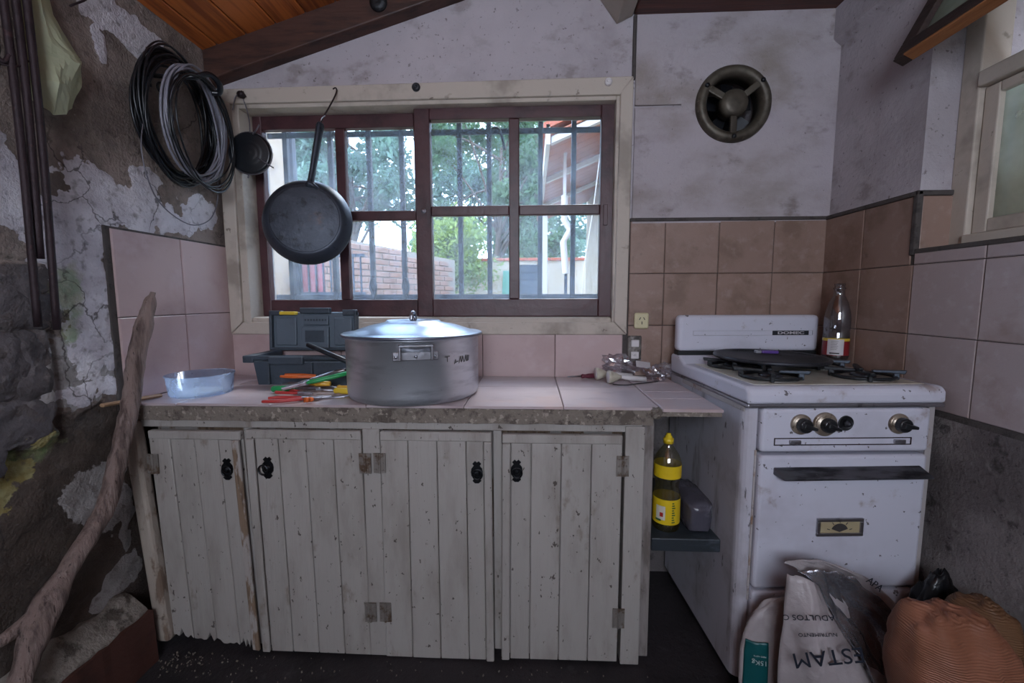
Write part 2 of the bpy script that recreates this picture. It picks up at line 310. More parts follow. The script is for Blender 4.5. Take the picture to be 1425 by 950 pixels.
# back wall: pieces of one wall around the window opening and the fan hole
WX0, WX1, WZ0, WZ1 = -1.262, .375, 1.075, 2.045
FX, FZ, FR = .794, 1.956, .115
YO = YB+.19
def wallface(mb):
    x0, x1, zt = -1.52, 1.45, 2.78
    def q(a, b, c, d): mb.bx(a, b, YB, YO, c, d)
    q(x0, WX0, 0, zt); q(WX0, WX1, 0, WZ0); q(WX0, WX1, WZ1, zt)
    q(WX1, FX-.2, 0, zt); q(FX+.2, x1, 0, zt); q(FX-.2, FX+.2, 0, FZ-.2); q(FX-.2, FX+.2, FZ+.2, zt)
    n = 32; vs = []; fs = []
    for y in (YB, YO):
        for k in range(n):
            a = 2*math.pi*k/n; c, s_ = math.cos(a), math.sin(a); m_ = max(abs(c), abs(s_))
            vs.append((FX+FR*c, y, FZ+FR*s_)); vs.append((FX+.2*c/m_, y, FZ+.2*s_/m_))
    for k in range(n):
        a = 2*k; b = 2*((k+1) % n); o = 2*n
        fs += [(a, a+1, b+1, b), (a+o, b+o, b+1+o, a+1+o), (a, b, b+o, a+o)]
    mb.add(vs, fs)
wb = MB(); wallface(wb)
wall_back = struct(wb.build('wall_back', 'plaster'))
# a slightly proud, grimy render coat to the right of the window (ends at a groove)
pc = MB(); n = 48
def coat_rect(mb, x0, x1, z0, z1, y0, y1): mb.bx(x0, x1, y0, y1, z0, z1)
ys = YB-.010
for (a, b, c, d) in ((.412, FX-.2, 1.50, 1.952), (.412, FX-.2, 1.962, 2.30), (FX+.2, 1.25, 1.50, 2.30), (FX-.2, FX+.2, 1.50, FZ-.2), (FX-.2, FX+.2, FZ+.2, 2.30)):
    pc.bx(a, b, ys, YB+.002, c, d)
vs = []; fs = []
for k in range(n):
    a = 2*math.pi*k/n; c, s_ = math.cos(a), math.sin(a); m_ = max(abs(c), abs(s_))
    vs.append((FX+FR*c, ys, FZ+FR*s_)); vs.append((FX+.2*c/m_, ys, FZ+.2*s_/m_))
for k in range(n):
    a = 2*k; b = 2*((k+1) % n); fs.append((a, a+1, b+1, b))
pc.add(vs, fs)
pc.build('render_coat', 'plaster_grime', wall_back)
mg = MB(); mg.bx(.402, XR+.01, YB-.016, YB+.001, 1.507, 1.521); mg.build('mortar_edge', 'mortar', wall_back, bevel=.004)

# tiles, each one a part of its wall
_tm = {}
def tile(parent, m, w, h, d, M):
    key = (m, round(w, 3), round(h, 3), d)
    if key not in _tm:
        mb = MB(); e = .0012; b = .0025
        # slab with a chamfered front edge (12 verts on three levels)
        vs = []
        for (ins, z) in ((0, -d), (0, -.001-b*.4), (b, 0)):
            for (sx, sy) in ((-1, -1), (1, -1), (1, 1), (-1, 1)): vs.append((sx*(w/2-e-ins), sy*(h/2-e-ins), z))
        fs = [(3, 2, 1, 0), (8, 9, 10, 11)]
        for l in (0, 4):
            for k in range(4): fs.append((l+k, l+(k+1) % 4, l+4+(k+1) % 4, l+4+k))
        mb.add(vs, fs); me = mb.mesh('tile'); me.materials.append(MATS[m]); _tm[key] = me
    o = bpy.data.objects.new('tile', _tm[key]); COL.objects.link(o); o.parent = parent
    M2 = M @ Matrix.Rotation(random.uniform(-.004, .004), 4, 'X') @ Matrix.Rotation(random.uniform(-.004, .004), 4, 'Y')
    o.matrix_local = M2; return o
MB_BACK = Matrix(((1, 0, 0, 0), (0, 0, -1, 0), (0, 1, 0, 0), (0, 0, 0, 1)))      # local x->X, y->Z, z-> -Y
MB_RIGHT = Matrix(((0, 0, -1, 0), (-1, 0, 0, 0), (0, 1, 0, 0), (0, 0, 0, 1)))     # x-> -Y, y->Z, z-> -X
MB_LEFT = Matrix(((0, 0, 1, 0), (1, 0, 0, 0), (0, 1, 0, 0), (0, 0, 0, 1)))        # x->Y, y->Z, z->X
TS = .215
bk = MB(); bk.bx(.402, XR+.005, YB-.006, YB+.001, .45, 1.508); bk.build('mortar_bed', 'mortar', wall_back)
xe = [.405, .548, .765, .984, XR+.004]; ze = [.65, .866, 1.081, 1.296, 1.508]
for i in range(4):
    for j in range(4):
        if i == 0 and j == 1: pass
        tile(wall_back, 'tile_brown', xe[i+1]-xe[i], ze[j+1]-ze[j], .008, T(((xe[i]+xe[i+1])/2, YB-.010, (ze[j]+ze[j+1])/2)) @ MB_BACK)
xe2 = [-1.325, -1.14, -.83, -.52, -.21, .10, .385]
bk = MB(); bk.bx(-1.33, .402, YB-.006, YB+.001, .80, 1.06); bk.build('mortar_bed', 'mortar', wall_back)
for i in range(len(xe2)-1):
    tile(wall_back, 'tile_pink', xe2[i+1]-xe2[i], .205, .008, T(((xe2[i]+xe2[i+1])/2, YB-.011, .955)) @ MB_BACK)

# right wall with the side window opening
RY1, RY0, RZ0, RZ1 = 1.419, .42, 1.334, 2.42
rw = MB()
def rq(y0, y1, z0, z1): rw.bx(XR, XR+.26, y0, y1, z0, z1)
rq(Y0, RY0, 0, 2.8); rq(RY1, YB+.02, 0, 2.8); rq(RY0, RY1, 0, RZ0); rq(RY0, RY1, RZ1, 2.8)
wall_right = struct(rw.build('wall_right', 'plaster'))
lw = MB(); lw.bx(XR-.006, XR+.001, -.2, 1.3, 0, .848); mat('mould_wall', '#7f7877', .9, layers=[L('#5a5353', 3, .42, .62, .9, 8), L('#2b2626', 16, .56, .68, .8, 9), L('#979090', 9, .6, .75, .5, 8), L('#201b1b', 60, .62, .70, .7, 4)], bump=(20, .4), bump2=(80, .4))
lw.build('render_coat', 'mould_wall', wall_right)
tr = MB()
tr.hexa([(XR-.03, -.3, 2.185), (XR+.01, -.3, 2.155), (XR-.03, YB, 2.185), (XR+.01, YB, 2.155), (XR-.03, -.3, 2.34), (XR+.01, -.3, 2.34), (XR-.03, YB, 2.34), (XR+.01, YB, 2.34)])
struct(tr.build('trim_1', 'plaster', bevel=.008))
bk = MB(); bk.bx(XR-.006, XR+.001, RY1, YB, .6, 1.508); bk.bx(XR-.006, XR+.001, .3, RY1, .848, RZ0+.0); bk.build('mortar_bed', 'mortar', wall_right)
yr = [YB+.0, 1.6235, 1.4085, 1.1935, .9785, .7635, .5485]; zr = [.65, .866, 1.081, 1.296, 1.508]
for i in range(6):
    for j in range(4):
        ya, yb_ = yr[i+1], yr[i]; za, zb = zr[j], zr[j+1]
        if i >= 2 and j == 3: zb = RZ0-.002
        if i == 1 and j == 3: ya = RY1+.002
        if j == 0: za = .84 if ya < 1.25 else .65
        if zb-za < .03 or (j == 0 and ya < 1.25): continue
        m_ = 'tile_brown' if i < 2 else 'tile_grey'
        tile(wall_right, m_, yb_-ya, zb-za, .008, T((XR-.010, (ya+yb_)/2, (za+zb)/2)) @ MB_RIGHT)
mg = MB(); mg.bx(XR-.016, XR+.001, RY1-.004, YB, 1.506, 1.521); mg.bx(XR-.014, XR+.13, RY1-.012, RY1+.002, 1.506, 1.522)
mg.bx(XR-.014, XR+.004, RY1-.012, RY1+.006, 1.325, 1.522); mg.bx(XR-.012, XR+.14, .42, RY1, RZ0-.004, RZ0+.010)
mg.build('mortar_edge', 'mortar', wall_right, bevel=.004)
tile(wall_right, 'tile_brown', .118, .166, .008, T((XR+.062, RY1-.010, 1.423)) @ MB_BACK)

# left wall: relief grid with plaster coats, bare patches and stones; coat masks in colour attributes
def blob(y, z, lst, warp=.5, sc=9.0):
    best = -1.0
    for (cy, cz, ry, rz) in lst:
        d = 1-math.hypot((y-cy)/ry, (z-cz)/rz)
        if d > best: best = d
    return best
WHITE = [(1.40, 2.09, .16, .05), (1.33, 2.13, .09, .06), (1.45, 2.03, .10, .03), (1.38, 1.50, .20, .085), (1.27, 1.55, .10, .06), (1.58, 1.48, .14, .05), (1.70, 1.52, .09, .07), (1.20, 1.38, .13, .11), (1.22, 1.22, .10, .16), (1.10, 1.42, .09, .05), (1.05, 1.50, .06, .06),
         (1.03, 1.60, .04, .05), (1.25, 1.06, .06, .10), (1.28, 1.44, .07, .06), (1.17, .92, .05, .03), (.86, 1.62, .12, .16), (.72, 1.35, .16, .12), (1.0, 1.95, .03, .05), (1.27, .93, .06, .035), (1.46, 1.56, .07, .07), (1.33, 1.98, .03, .05)]
GREY = [(1.22, 1.00, .12, .10), (1.19, 1.06, .08, .08), (1.14, .98, .08, .10), (1.23, .57, .09, .12), (1.20, .62, .09, .06), (1.27, .64, .04, .05), (1.26, .30, .06, .06), (1.21, .27, .05, .04), (1.29, .47, .02, .12)]
GREEN = [(1.072, .80, .045, .04), (1.15, 1.20, .05, .05), (1.19, 1.24, .03, .06), (1.00, .79, .03, .03), (1.16, 1.12, .03, .04)]
YELL = [(.985, .70, .03, .035), (1.02, .765, .035, .022), (1.06, .84, .03, .02), (1.025, .735, .02, .02)]
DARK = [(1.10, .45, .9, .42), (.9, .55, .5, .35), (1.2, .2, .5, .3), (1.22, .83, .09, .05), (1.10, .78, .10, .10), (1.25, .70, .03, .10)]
STONES = [(1.055, 1.20, .085, .085), (.985, 1.03, .085, .09), (1.055, 1.02, .05, .10), (1.02, .88, .085, .07), (.86, 1.12, .10, .10), (.85, .93, .1, .09), (.93, .80, .06, .05)]
gy = [Y0+(.72-Y0)*k/24 for k in range(24)]+[.72+(YB+.02-.72)*k/150 for k in range(151)]
gz = [2.36*k/260 for k in range(261)]
lwm = MB(); A = {'cw': [], 'cg': [], 'cd': [], 'cgr': [], 'cy': [], 'cs': []}
for z in gz:
    for y in gy:
        p = Vector((y, z, 0))
        w = Vector((noise.fractal(p*9, 1, 2, 4), noise.fractal(p*9+Vector((5, 9, 3)), 1, 2, 4)))
        yy = y+w.x*.035; zz = z+w.y*.03
        cw = blob(yy, zz, WHITE)+.34*noise.fractal(p*8+Vector((3, 1, 7)), .8, 2, 6)
        cg = blob(yy, zz, GREY)+.15*noise.fractal(p*14, 1, 2, 4)
        cd = blob(y+w.x*.05, z+w.y*.05, DARK); gr = blob(yy, zz, GREEN)+.2*noise.fractal(p*22, 1, 2, 3); ye = blob(yy, zz, YELL)+.2*noise.fractal(p*22+Vector((1, 1, 4)), 1, 2, 3)
        st = max([min(1, (1-max(abs((y+w.x*.02-a)/c), abs((z+w.y*.02-b)/d))**1.0)*4) for a, b, c, d in STONES]+[-1])
        h = .003*noise.fractal(p*5, 1, 2, 4)
        h += .004*min(1, max(0, cw*12)) + .002*min(1, max(0, cg*10))
        if cd > 0: h -= .010*min(1, cd*5)-.012*noise.fractal(p*7+Vector((8, 2, 1)), 1, 2, 5)*min(1, cd*5)
        if st > 0: h += .020*math.sqrt(st)+.008*noise.fractal(p*25, 1, 2, 4)
        elif y < 1.13 and .72 < z < 1.3: h -= .012
        lwm.v.append((XL+h, y, z))
        for k, val in zip(('cw', 'cg', 'cd', 'cgr', 'cy', 'cs'), (cw, cg, cd, gr, ye, st)): A[k].append(val)
ncol = len(gy)
for j in range(len(gz)-1):
    for i in range(ncol-1):
        a = j*ncol+i; lwm.f.append((a, a+1, a+ncol+1, a+ncol))
me = lwm.mesh('wall_left')
for k, vals in A.items():
    at = me.attributes.new(k, 'FLOAT', 'POINT'); at.data.foreach_set('value', np.array(vals, dtype=np.float32))
m = mat('old_wall', '#8f8179', .9, layers=[L('#635751', 4, .42, .62, .9, 9), L('#9a8a80', 7, .55, .72, .7, 9), L('#4a403b', 24, .60, .70, .6, 8), L('#c0b8b6', 55, .68, .73, .6, 5)], bump=(30, .7), bump2=(120, .5))
N = m.node_tree.nodes; K = m.node_tree.links
cur = bsdf(m).inputs['Base Color'].links[0].from_socket
tcn = N.new('ShaderNodeTexCoord')
def nsock(scale, detail=6):
    t = N.new('ShaderNodeTexNoise'); t.inputs['Scale'].default_value = scale; t.inputs['Detail'].default_value = detail; K.new(tcn.outputs['Object'], t.inputs['Vector']); return t.outputs['Fac']
def over(cur, attr, lo, hi, ca, cb, nscale, fac=1.0, edge=.5, esc=35):
    a = N.new('ShaderNodeAttribute'); a.attribute_name = attr
    e = N.new('ShaderNodeMath'); e.operation = 'MULTIPLY_ADD'; K.new(nsock(esc), e.inputs[0]); e.inputs[1].default_value = edge; e.inputs[2].default_value = -edge/2
    s = N.new('ShaderNodeMath'); K.new(a.outputs['Fac'], s.inputs[0]); K.new(e.outputs[0], s.inputs[1])
    mr = N.new('ShaderNodeMapRange'); mr.inputs['From Min'].default_value = lo; mr.inputs['From Max'].default_value = hi; mr.inputs['To Max'].default_value = fac; K.new(s.outputs[0], mr.inputs['Value'])
    cm = N.new('ShaderNodeMix'); cm.data_type = 'RGBA'; r = N.new('ShaderNodeMapRange'); r.inputs['From Min'].default_value = .4; r.inputs['From Max'].default_value = .62; K.new(nsock(nscale), r.inputs['Value'])
    K.new(r.outputs[0], cm.inputs['Factor']); cm.inputs['A'].default_value = lin(ca); cm.inputs['B'].default_value = lin(cb)
    mx = N.new('ShaderNodeMix'); mx.data_type = 'RGBA'; K.new(mr.outputs[0], mx.inputs['Factor']); K.new(cur, mx.inputs['A']); K.new(cm.outputs['Result'], mx.inputs['B']); return mx.outputs['Result']
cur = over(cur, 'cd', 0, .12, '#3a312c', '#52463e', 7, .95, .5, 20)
cur = over(cur, 'cs', 0, .3, '#4f494a', '#6a6262', 12, .9, .2)
cur = over(cur, 'cg', 0, .04, '#8d8886', '#aaa5a4', 9, .95, .9, 28)
cur = over(cur, 'cw', 0, .03, '#d8d3d8', '#b8b1b8', 9, .97, .9, 28)
cur = over(cur, 'cgr', -.1, .45, '#7d9a5c', '#a5ab7a', 30, .6, 1.2, 45)
cur = over(cur, 'cy', 0, .15, '#8f7f48', '#a8a070', 35, .85, 1.6, 60)
# fine dirt and hairline cracks over every coat
gm = N.new('ShaderNodeMapRange'); gm.inputs['From Min'].default_value = .56; gm.inputs['From Max'].default_value = .70; gm.inputs['To Max'].default_value = .55; K.new(nsock(38, 9), gm.inputs['Value'])
mx = N.new('ShaderNodeMix'); mx.data_type = 'RGBA'; K.new(gm.outputs[0], mx.inputs['Factor']); K.new(cur, mx.inputs['A']); mx.inputs['B'].default_value = lin('#5a504b'); cur = mx.outputs['Result']
wn = N.new('ShaderNodeTexNoise'); wn.inputs['Scale'].default_value = 7; wn.inputs['Detail'].default_value = 5; K.new(tcn.outputs['Object'], wn.inputs['Vector'])
wv = N.new('ShaderNodeVectorMath'); wv.operation = 'MULTIPLY_ADD'; K.new(wn.outputs['Color'], wv.inputs[0]); wv.inputs[1].default_value = (.25, .25, .25); K.new(tcn.outputs['Object'], wv.inputs[2])
vo = N.new('ShaderNodeTexVoronoi'); vo.feature = 'DISTANCE_TO_EDGE'; vo.inputs['Scale'].default_value = 4.5; K.new(wv.outputs[0], vo.inputs['Vector'])
ck_ = N.new('ShaderNodeMapRange'); ck_.inputs['From Min'].default_value = .004; ck_.inputs['From Max'].default_value = .016; ck_.inputs['To Min'].default_value = .75; ck_.inputs['To Max'].default_value = 0; K.new(vo.outputs['Distance'], ck_.inputs['Value'])
gk = N.new('ShaderNodeMapRange'); gk.inputs['From Min'].default_value = .48; gk.inputs['From Max'].default_value = .58; K.new(nsock(3.5, 3), gk.inputs['Value'])
mk = N.new('ShaderNodeMath'); mk.operation = 'MULTIPLY'; K.new(ck_.outputs[0], mk.inputs[0]); K.new(gk.outputs[0], mk.inputs[1])
mx = N.new('ShaderNodeMix'); mx.data_type = 'RGBA'; K.new(mk.outputs[0], mx.inputs['Factor']); K.new(cur, mx.inputs['A']); mx.inputs['B'].default_value = lin('#332b28'); cur = mx.outputs['Result']
K.new(cur, bsdf(m).inputs['Base Color'])
wall_left = struct(obj('wall_left', me, m, smooth=True))
bkw = MB(); bkw.bx(XL-.2, XL-.035, Y0, YB+.2, 0, 2.36); bkw.build('masonry_core', 'mortar', wall_left)
# rough field stones bared where the plaster has fallen
def stone(cy, cz, ry, rz, seed, x=XL-.004, d=.030):
    n1, n2 = 22, 12; vs = []; fs = []; mb = MB()
    for i in range(n2+1):
        t = math.pi*.5*i/n2
        for j in range(n1):
            a = 2*math.pi*j/n1; c_, s_ = math.cos(a), math.sin(a); q = (abs(c_)**5+abs(s_)**5)**(-.2)
            w = 1+.22*noise.fractal(Vector((c_*1.3, s_*1.3, seed*2.7)), 1, 2, 3)
            y = cy+ry*q*c_*w*math.sin(t)**.6; z = cz+rz*q*s_*w*math.sin(t)**.6
            h = d*math.cos(t)**.45*(1+.35*noise.fractal(Vector((y*16, z*16, seed)), 1, 2, 4))+.006*noise.fractal(Vector((y*45, z*45, seed)), 1, 2, 4)
            vs.append((x+h-(.02 if i == n2 else 0), y, z))
    for i in range(n2):
        for j in range(n1): fs.append((i*n1+j, i*n1+(j+1) % n1, (i+1)*n1+(j+1) % n1, (i+1)*n1+j))
    mb.add(vs, fs); return mb.build('stone', 'stone_grey', wall_left, smooth=True)
for k, (a, b, c, d) in enumerate(STONES): stone(a, b, c*.92, d*.92, k+1)
# pink tiles on the left wall above the worktop
bk = MB(); bk.bx(XL-.02, XL+.008, 1.288, YB, .84, 1.424); bk.build('mortar_bed', 'mortar', wall_left, bevel=.004)
for (a, b) in ((1.309, 1.575), (1.575, YB-.004)):
    for (c, d) in ((.862, 1.137), (1.137, 1.417)):
        tile(wall_left, 'tile_pink', b-a, d-c, .01, T((XL+.014, (a+b)/2, (c+d)/2)) @ MB_LEFT)
# red cement skirting with a crumbling top
sk = MB(); n = 40
ys_ = [.3+(1.262-.3)*k/n for k in range(n+1)]
for y in ys_:
    t = .006*noise.noise(Vector((y*20, 1, 0)))
    sk.v += [(XL-.02, y, 0), (-1.238+t, y, 0), (-1.243+t, y, .178+t), (XL-.02, y, .185)]
for k in range(n):
    for q_ in range(4): a = 4*k+q_; b = 4*k+(q_+1) % 4; sk.f.append((a, b, b+4, a+4))
sk.f += [(0, 1, 2, 3), (4*n+3, 4*n+2, 4*n+1, 4*n)]
bb = struct(sk.build('baseboard_left', 'red_cement'))
cr = MB()
for y in ys_:
    t = noise.fractal(Vector((y*9, 3, 0)), 1, 2, 4); u = noise.fractal(Vector((y*14, 7, 2)), 1, 2, 4)
    cr.v += [(XL-.02, y, .17), (-1.25+.010*u, y, .174), (-1.262+.008*u, y, .190+.006*t), (-1.31, y, .235+.035*t), (XL-.02, y, .25+.03*t)]
for k in range(n):
    for q_ in range(5): a = 5*k+q_; b = 5*k+(q_+1) % 5; cr.f.append((a, b, b+5, a+5))
mat('crumble', '#8d857d', .95, layers=[L('#4d443d', 14, .5, .62, .9, 7), L('#a8a19a', 30, .58, .7, .6)], bump=(45, .9, (1, 1, 1), .02))
cr.build('crumbling_plaster', 'crumble', bb, smooth=True)

# ceilings
CS = .294
def cz_(x): return 2.192+CS*(x-XL)
ce = MB(); ce.hexa([(XL-.1, Y0, cz_(XL-.1)+.03), (.40, Y0, cz_(.40)+.03), (XL-.1, YB+.25, cz_(XL-.1)+.03), (.40, YB+.25, cz_(.40)+.03), (XL-.1, Y0, cz_(XL-.1)+.09), (.40, Y0, cz_(.40)+.09), (XL-.1, YB+.25, cz_(XL-.1)+.09), (.40, YB+.25, cz_(.40)+.09)])
ceiling = struct(ce.build('ceiling', 'dark_timber'))
pw = .128; me = None
for k in range(15):
    x0 = XL-.06+k*pw*.96
    if x0+pw*.96 > .42: break
    if me is None:
        mb = MB(); mb.bx(.0, pw*.96/math.cos(math.atan(CS))-.0035, Y0+.02, YB-.003, 0, .022); b_ = None
        o = mb.build('plank', 'pine_plank', ceiling, bevel=.004, seg=1); me = o.data
    else: o = obj('plank', me, None, ceiling, bevel=.004, seg=1)
    o.matrix_local = T((x0, 0, cz_(x0))) @ Matrix.Rotation(-math.atan(CS), 4, 'Y')
fc = MB(); fc.bx(.365, .392, Y0, YB, 2.315, cz_(.4)+.06); struct(fc.build('wall_divider', 'plaster'))
ce2 = MB(); ce2.bx(.36, XR+.28, Y0, YB+.25, 2.325, 2.40)
ceiling2 = struct(ce2.build('ceiling_side', 'dark_timber'))
me = None
for k in range(24):
    y1 = YB-.004-k*.142
    if me is None:
        mb = MB(); mb.bx(.40, XR-.006, -.138, 0, 2.300, 2.326); o = mb.build('plank', 'red_plank', ceiling2, bevel=.004, seg=1); me = o.data
    else: o = obj('plank', me, None, ceiling2, bevel=.004, seg=1)
    o.location = (0, y1, 0)
# rafter along the back wall
rf = MB(); ra = math.atan(CS)
rf.hexa([(XL-.02, YB-.055, 2.070), (.33, YB-.055, 2.070+.294*1.675), (XL-.02, YB+.002, 2.062), (.33, YB+.002, 2.062+.294*1.675), (XL-.02, YB-.055, 2.205), (.33, YB-.055, 2.205+.294*1.675), (XL-.02, YB+.002, 2.205), (.33, YB+.002, 2.205+.294*1.675)])
beam = tag(rf.build('roof_rafter', 'dark_timber', bevel=.006), 'dark brown sloping roof rafter along the wall above the window', 'beam')
MB().lathe([(.034, 0), (.034, .008), (.026, .016), (.010, .018), (0, .012)], 24, T((-.600, YB-.055, 2.345)) @ nrot(math.pi/2)).build('bolt_plate', 'black_iron', beam, smooth=True)
wbm = MB(); wbm.prism([(.334, 2.272), (.395, 2.300), (.395, 2.42), (.225, 2.42)], Matrix(((1, 0, 0, 0), (0, 0, -1, 0), (0, 1, 0, 0), (0, 0, 0, 1))), -YB-.0, 1.4)
tag(wbm.build('painted_beam', 'white_beam', bevel=.004), 'cream painted wedge-edged beam between the two timber ceilings', 'beam')
gv = MB(); gv.bx(.398, .410, YB-.014, YB+.001, 2.06, 2.30); gv.build('mortar_edge', 'mortar', wall_back, bevel=.003)

# rear wall (behind the photographer) with a window opening
rr = MB(); rr.bx(XL-.2, -.55, Y0-.15, Y0, 0, 2.8); rr.bx(.65, XR+.26, Y0-.15, Y0, 0, 2.8); rr.bx(-.55, .65, Y0-.15, Y0, 2.25, 2.8); rr.bx(-.55, .65, Y0-.15, Y0, 0, 1.35)
struct(rr.build('wall_rear', 'plaster'))

# ------------------------------------------------------------------ main window
win = struct(empty('window_1', (0, 0, 0)))
YC = YB-.022
def cas(pts, y0=YC, y1=YB+.01, m_='casing', bv=.004):
    mb = MB(); mb.hexa([(pts[0][0], y0, pts[0][1]), (pts[1][0], y0, pts[1][1]), (pts[0][0], y1, pts[0][1]), (pts[1][0], y1, pts[1][1]), (pts[3][0], y0, pts[3][1]), (pts[2][0], y0, pts[2][1]), (pts[3][0], y1, pts[3][1]), (pts[2][0], y1, pts[2][1])])
    return mb.build('casing_board', m_, win, bevel=bv)
cas([(-1.312, 1.042), (.398, 1.042), (.345, 1.094), (-1.255, 1.094)])                       # bottom
cas([(-1.300, 2.000), (.352, 2.000), (.402, 2.068), (-1.312, 2.058)])                        # top
cas([(.398, 1.044), (.402, 2.066), (.352, 2.010), (.345, 1.096)], m_='casing')              # right
cas([(-1.312, 1.044), (-1.258, 1.096), (-1.252, 1.998), (-1.312, 2.056)], m_='casing') # left
def bar(name, m_, x0, x1, y0, y1, z0, z1, parent=win, bv=.003):
    return MB().bx(x0, x1, y0, y1, z0, z1).build(name, m_, parent, bevel=bv)
bar('frame_jamb', 'casing', -1.262, -1.225, YB-.008, YO, 1.075, 2.045); bar('frame_jamb', 'casing', .338, .375, YB-.008, YO, 1.075, 2.045)
bar('frame_head', 'casing', -1.225, .338, YB-.008, YO, 1.985, 2.045); bar('frame_sill', 'casing', -1.225, .338, YB-.012, YO+.03, 1.075, 1.116, bv=.012)
def sash(x0, x1, z0, z1, y0, y1, st_l, st_r, rt, rb, mx, mz):
    s = empty('sash'); s.parent = win
    b = lambda nm, a, c, d, e, yy0=y0, yy1=y1: bar(nm, 'sash_brown', a, c, yy0, yy1, d, e, s, .004)
    b('stile', x0, x0+st_l, z0, z1); b('stile', x1-st_r, x1, z0, z1)
    b('rail', x0+st_l, x1-st_r, z1-rt, z1); b('rail', x0+st_l, x1-st_r, z0, z0+rb)
    ix0, ix1, iz0, iz1 = x0+st_l, x1-st_r, z0+rb, z1-rt
    b('muntin', mx-.022, mx+.022, iz0, iz1, y0+.004, y1-.004)
    b('muntin', ix0, mx-.022, mz-.021, mz+.021, y0+.006, y1-.006); b('muntin', mx+.022, ix1, mz-.021, mz+.021, y0+.006, y1-.006)
    yg = (y0+y1)/2+.008
    for (a, c) in ((ix0, mx-.022), (mx+.022, ix1)):
        for (d, e) in ((iz0, mz-.021), (mz+.021, iz1)):
            MB().bx(a-.004, c+.004, yg, yg+.003, d-.004, e+.004).build('pane', 'window_glass', s)
    return s
sr = sash(-.497, .344, 1.116, 2.012, 1.866, 1.902, .066, .058, .072, .077, -.075, 1.568)
sl = sash(-1.222, -.455, 1.116, 1.992, 1.908, 1.944, .040, .055, .062, .075, -.836, 1.560)
MB().bx(.300, .318, 1.860, 1.868, 1.50, 1.585).build('latch_plate', 'sash_brown', sr, bevel=.002)
MB().bx(-1.212, -1.190, 1.903, 1.909, 1.48, 1.56).build('latch_plate', 'sash_brown', sl, bevel=.002)
nl = MB(); nl.lathe([(.007, 0), (.011, .003), (.004, .006)], 12, T((-.462, 1.866, 1.568)) @ nrot(math.pi/2)); nl.build('screw', 'chrome_dull', sr)
for (x, z, r, mm) in ((-.468, 2.044, .017, 'dark_plastic'), (.022+.28, 2.046, .015, 'white_plastic')):
    k = MB(); k.lathe([(r, 0), (r, .006), (r*.7, .011), (r*.35, .012), (r*.3, .006)], 20, T((x, YC, z)) @ nrot(math.pi/2)); k.build('screw_cap', mm, win, smooth=True)
# wrought-iron grille outside
gr_ = thing('window_grille', 'dark iron security bars outside the main window', 'grille', (0, 2.05, 1.1))
def gbar(x, z0=1.10, z1=2.08, w=.011): MB().bx(x-w, x+w, 2.05-w-2.05, 2.05+w-2.05, z0-1.1, z1-1.1).build('bar', 'iron_bar', gr_, bevel=.002)
for x in (-1.156, -.942, -.759, -.605, -.475, -.334, -.197, .039, .191, .33): gbar(x)
for z in (1.955, 1.203): MB().bx(-1.40, .46, -.006, .006, z-1.1-.012, z-1.1+.012).build('crossbar', 'iron_bar', gr_, bevel=.002)
for x in (-.757, -.599): MB().tube(bez([(x, -.01, .12), (x-.012, -.012, .15), (x, -.014, .19), (x+.012, -.012, .15), (x, -.01, .11)], 5), .008, 6).build('knot', 'iron_bar', gr_, smooth=True)
MB().tube(bez([(-.19, -.012, .84), (-.175, -.014, .865), (-.15, -.014, .86), (-.135, -.014, .82), (-.125, -.014, .77)], 5), .007, 6).build('scroll', 'iron_bar', gr_, smooth=True)

# ------------------------------------------------------------------ side window
w2 = struct(empty('window_2'))
def b2(nm, m_, x0, x1, y0, y1, z0, z1, par=None, bv=.004): return MB().bx(x0, x1, y0, y1, z0, z1).build(nm, m_, par or w2, bevel=bv)
b2('frame_jamb', 'casing', 1.285, 1.365, 1.362, RY1+.0, RZ0+.01, RZ1); b2('frame_jamb', 'casing', 1.285, 1.365, RY0, RY0+.06, RZ0+.01, RZ1)
b2('frame_sill', 'casing', 1.275, 1.365, RY0+.06, 1.362, RZ0+.01, RZ0+.045); b2('frame_head', 'casing', 1.285, 1.365, RY0+.06, 1.362, RZ1-.06, RZ1)
b2('transom_bar', 'casing', 1.278, 1.365, RY0+.06, 1.362, 1.795, 1.838)
s2 = empty('sash'); s2.parent = w2
for (y0, y1) in ((1.318, 1.360), (.92, .965), (.485, .53)): b2('stile', 'casing', 1.300, 1.335, y0, y1, 1.382, 1.793, s2)
for (y0, y1) in ((.965, 1.318), (.53, .92)):
    b2('rail', 'casing', 1.300, 1.335, y0, y1, 1.382, 1.42, s2); b2('rail', 'casing', 1.300, 1.335, y0, y1, 1.765, 1.793, s2)
    MB().bx(1.316, 1.320, y0-.004, y1+.004, 1.416, 1.77).build('pane', 'side_glass', s2)
# open transom leaf, hinged at its top and pushed into the room
A0 = Vector((1.08, 1.397, 1.882)); dd = Vector((.10, 0, .195)).normalized(); nn = Vector((-dd.z, 0, dd.x)); LEN = .36
Ml = T(A0) @ Matrix((Vector((0, -1, 0)), dd, nn)).transposed().to_4x4()
leaf = empty('transom_leaf'); leaf.parent = w2
mat('leaf_wood', '#3a2a26', .6, layers=[L('#241815', 9, .45, .65, .8, 6, (6, 1, 6)), L('#7f7672', 30, .66, .74, .5, 5)], bump=(14, .4, (8, 1, 8)))
mat('bare_wood', '#a0663a', .6, layers=[L('#7d4926', 6, .45, .65, .8, 6, (8, .7, 8)), L('#3a2419', 12, .68, .78, .8)], bump=(14, .3, (8, .8, 8)))
def lf(nm, m_, a, b, c, d, e=-.018, f=.018): return MB().bx(a, b, c, d, e, f, Ml).build(nm, m_, leaf, bevel=.003)
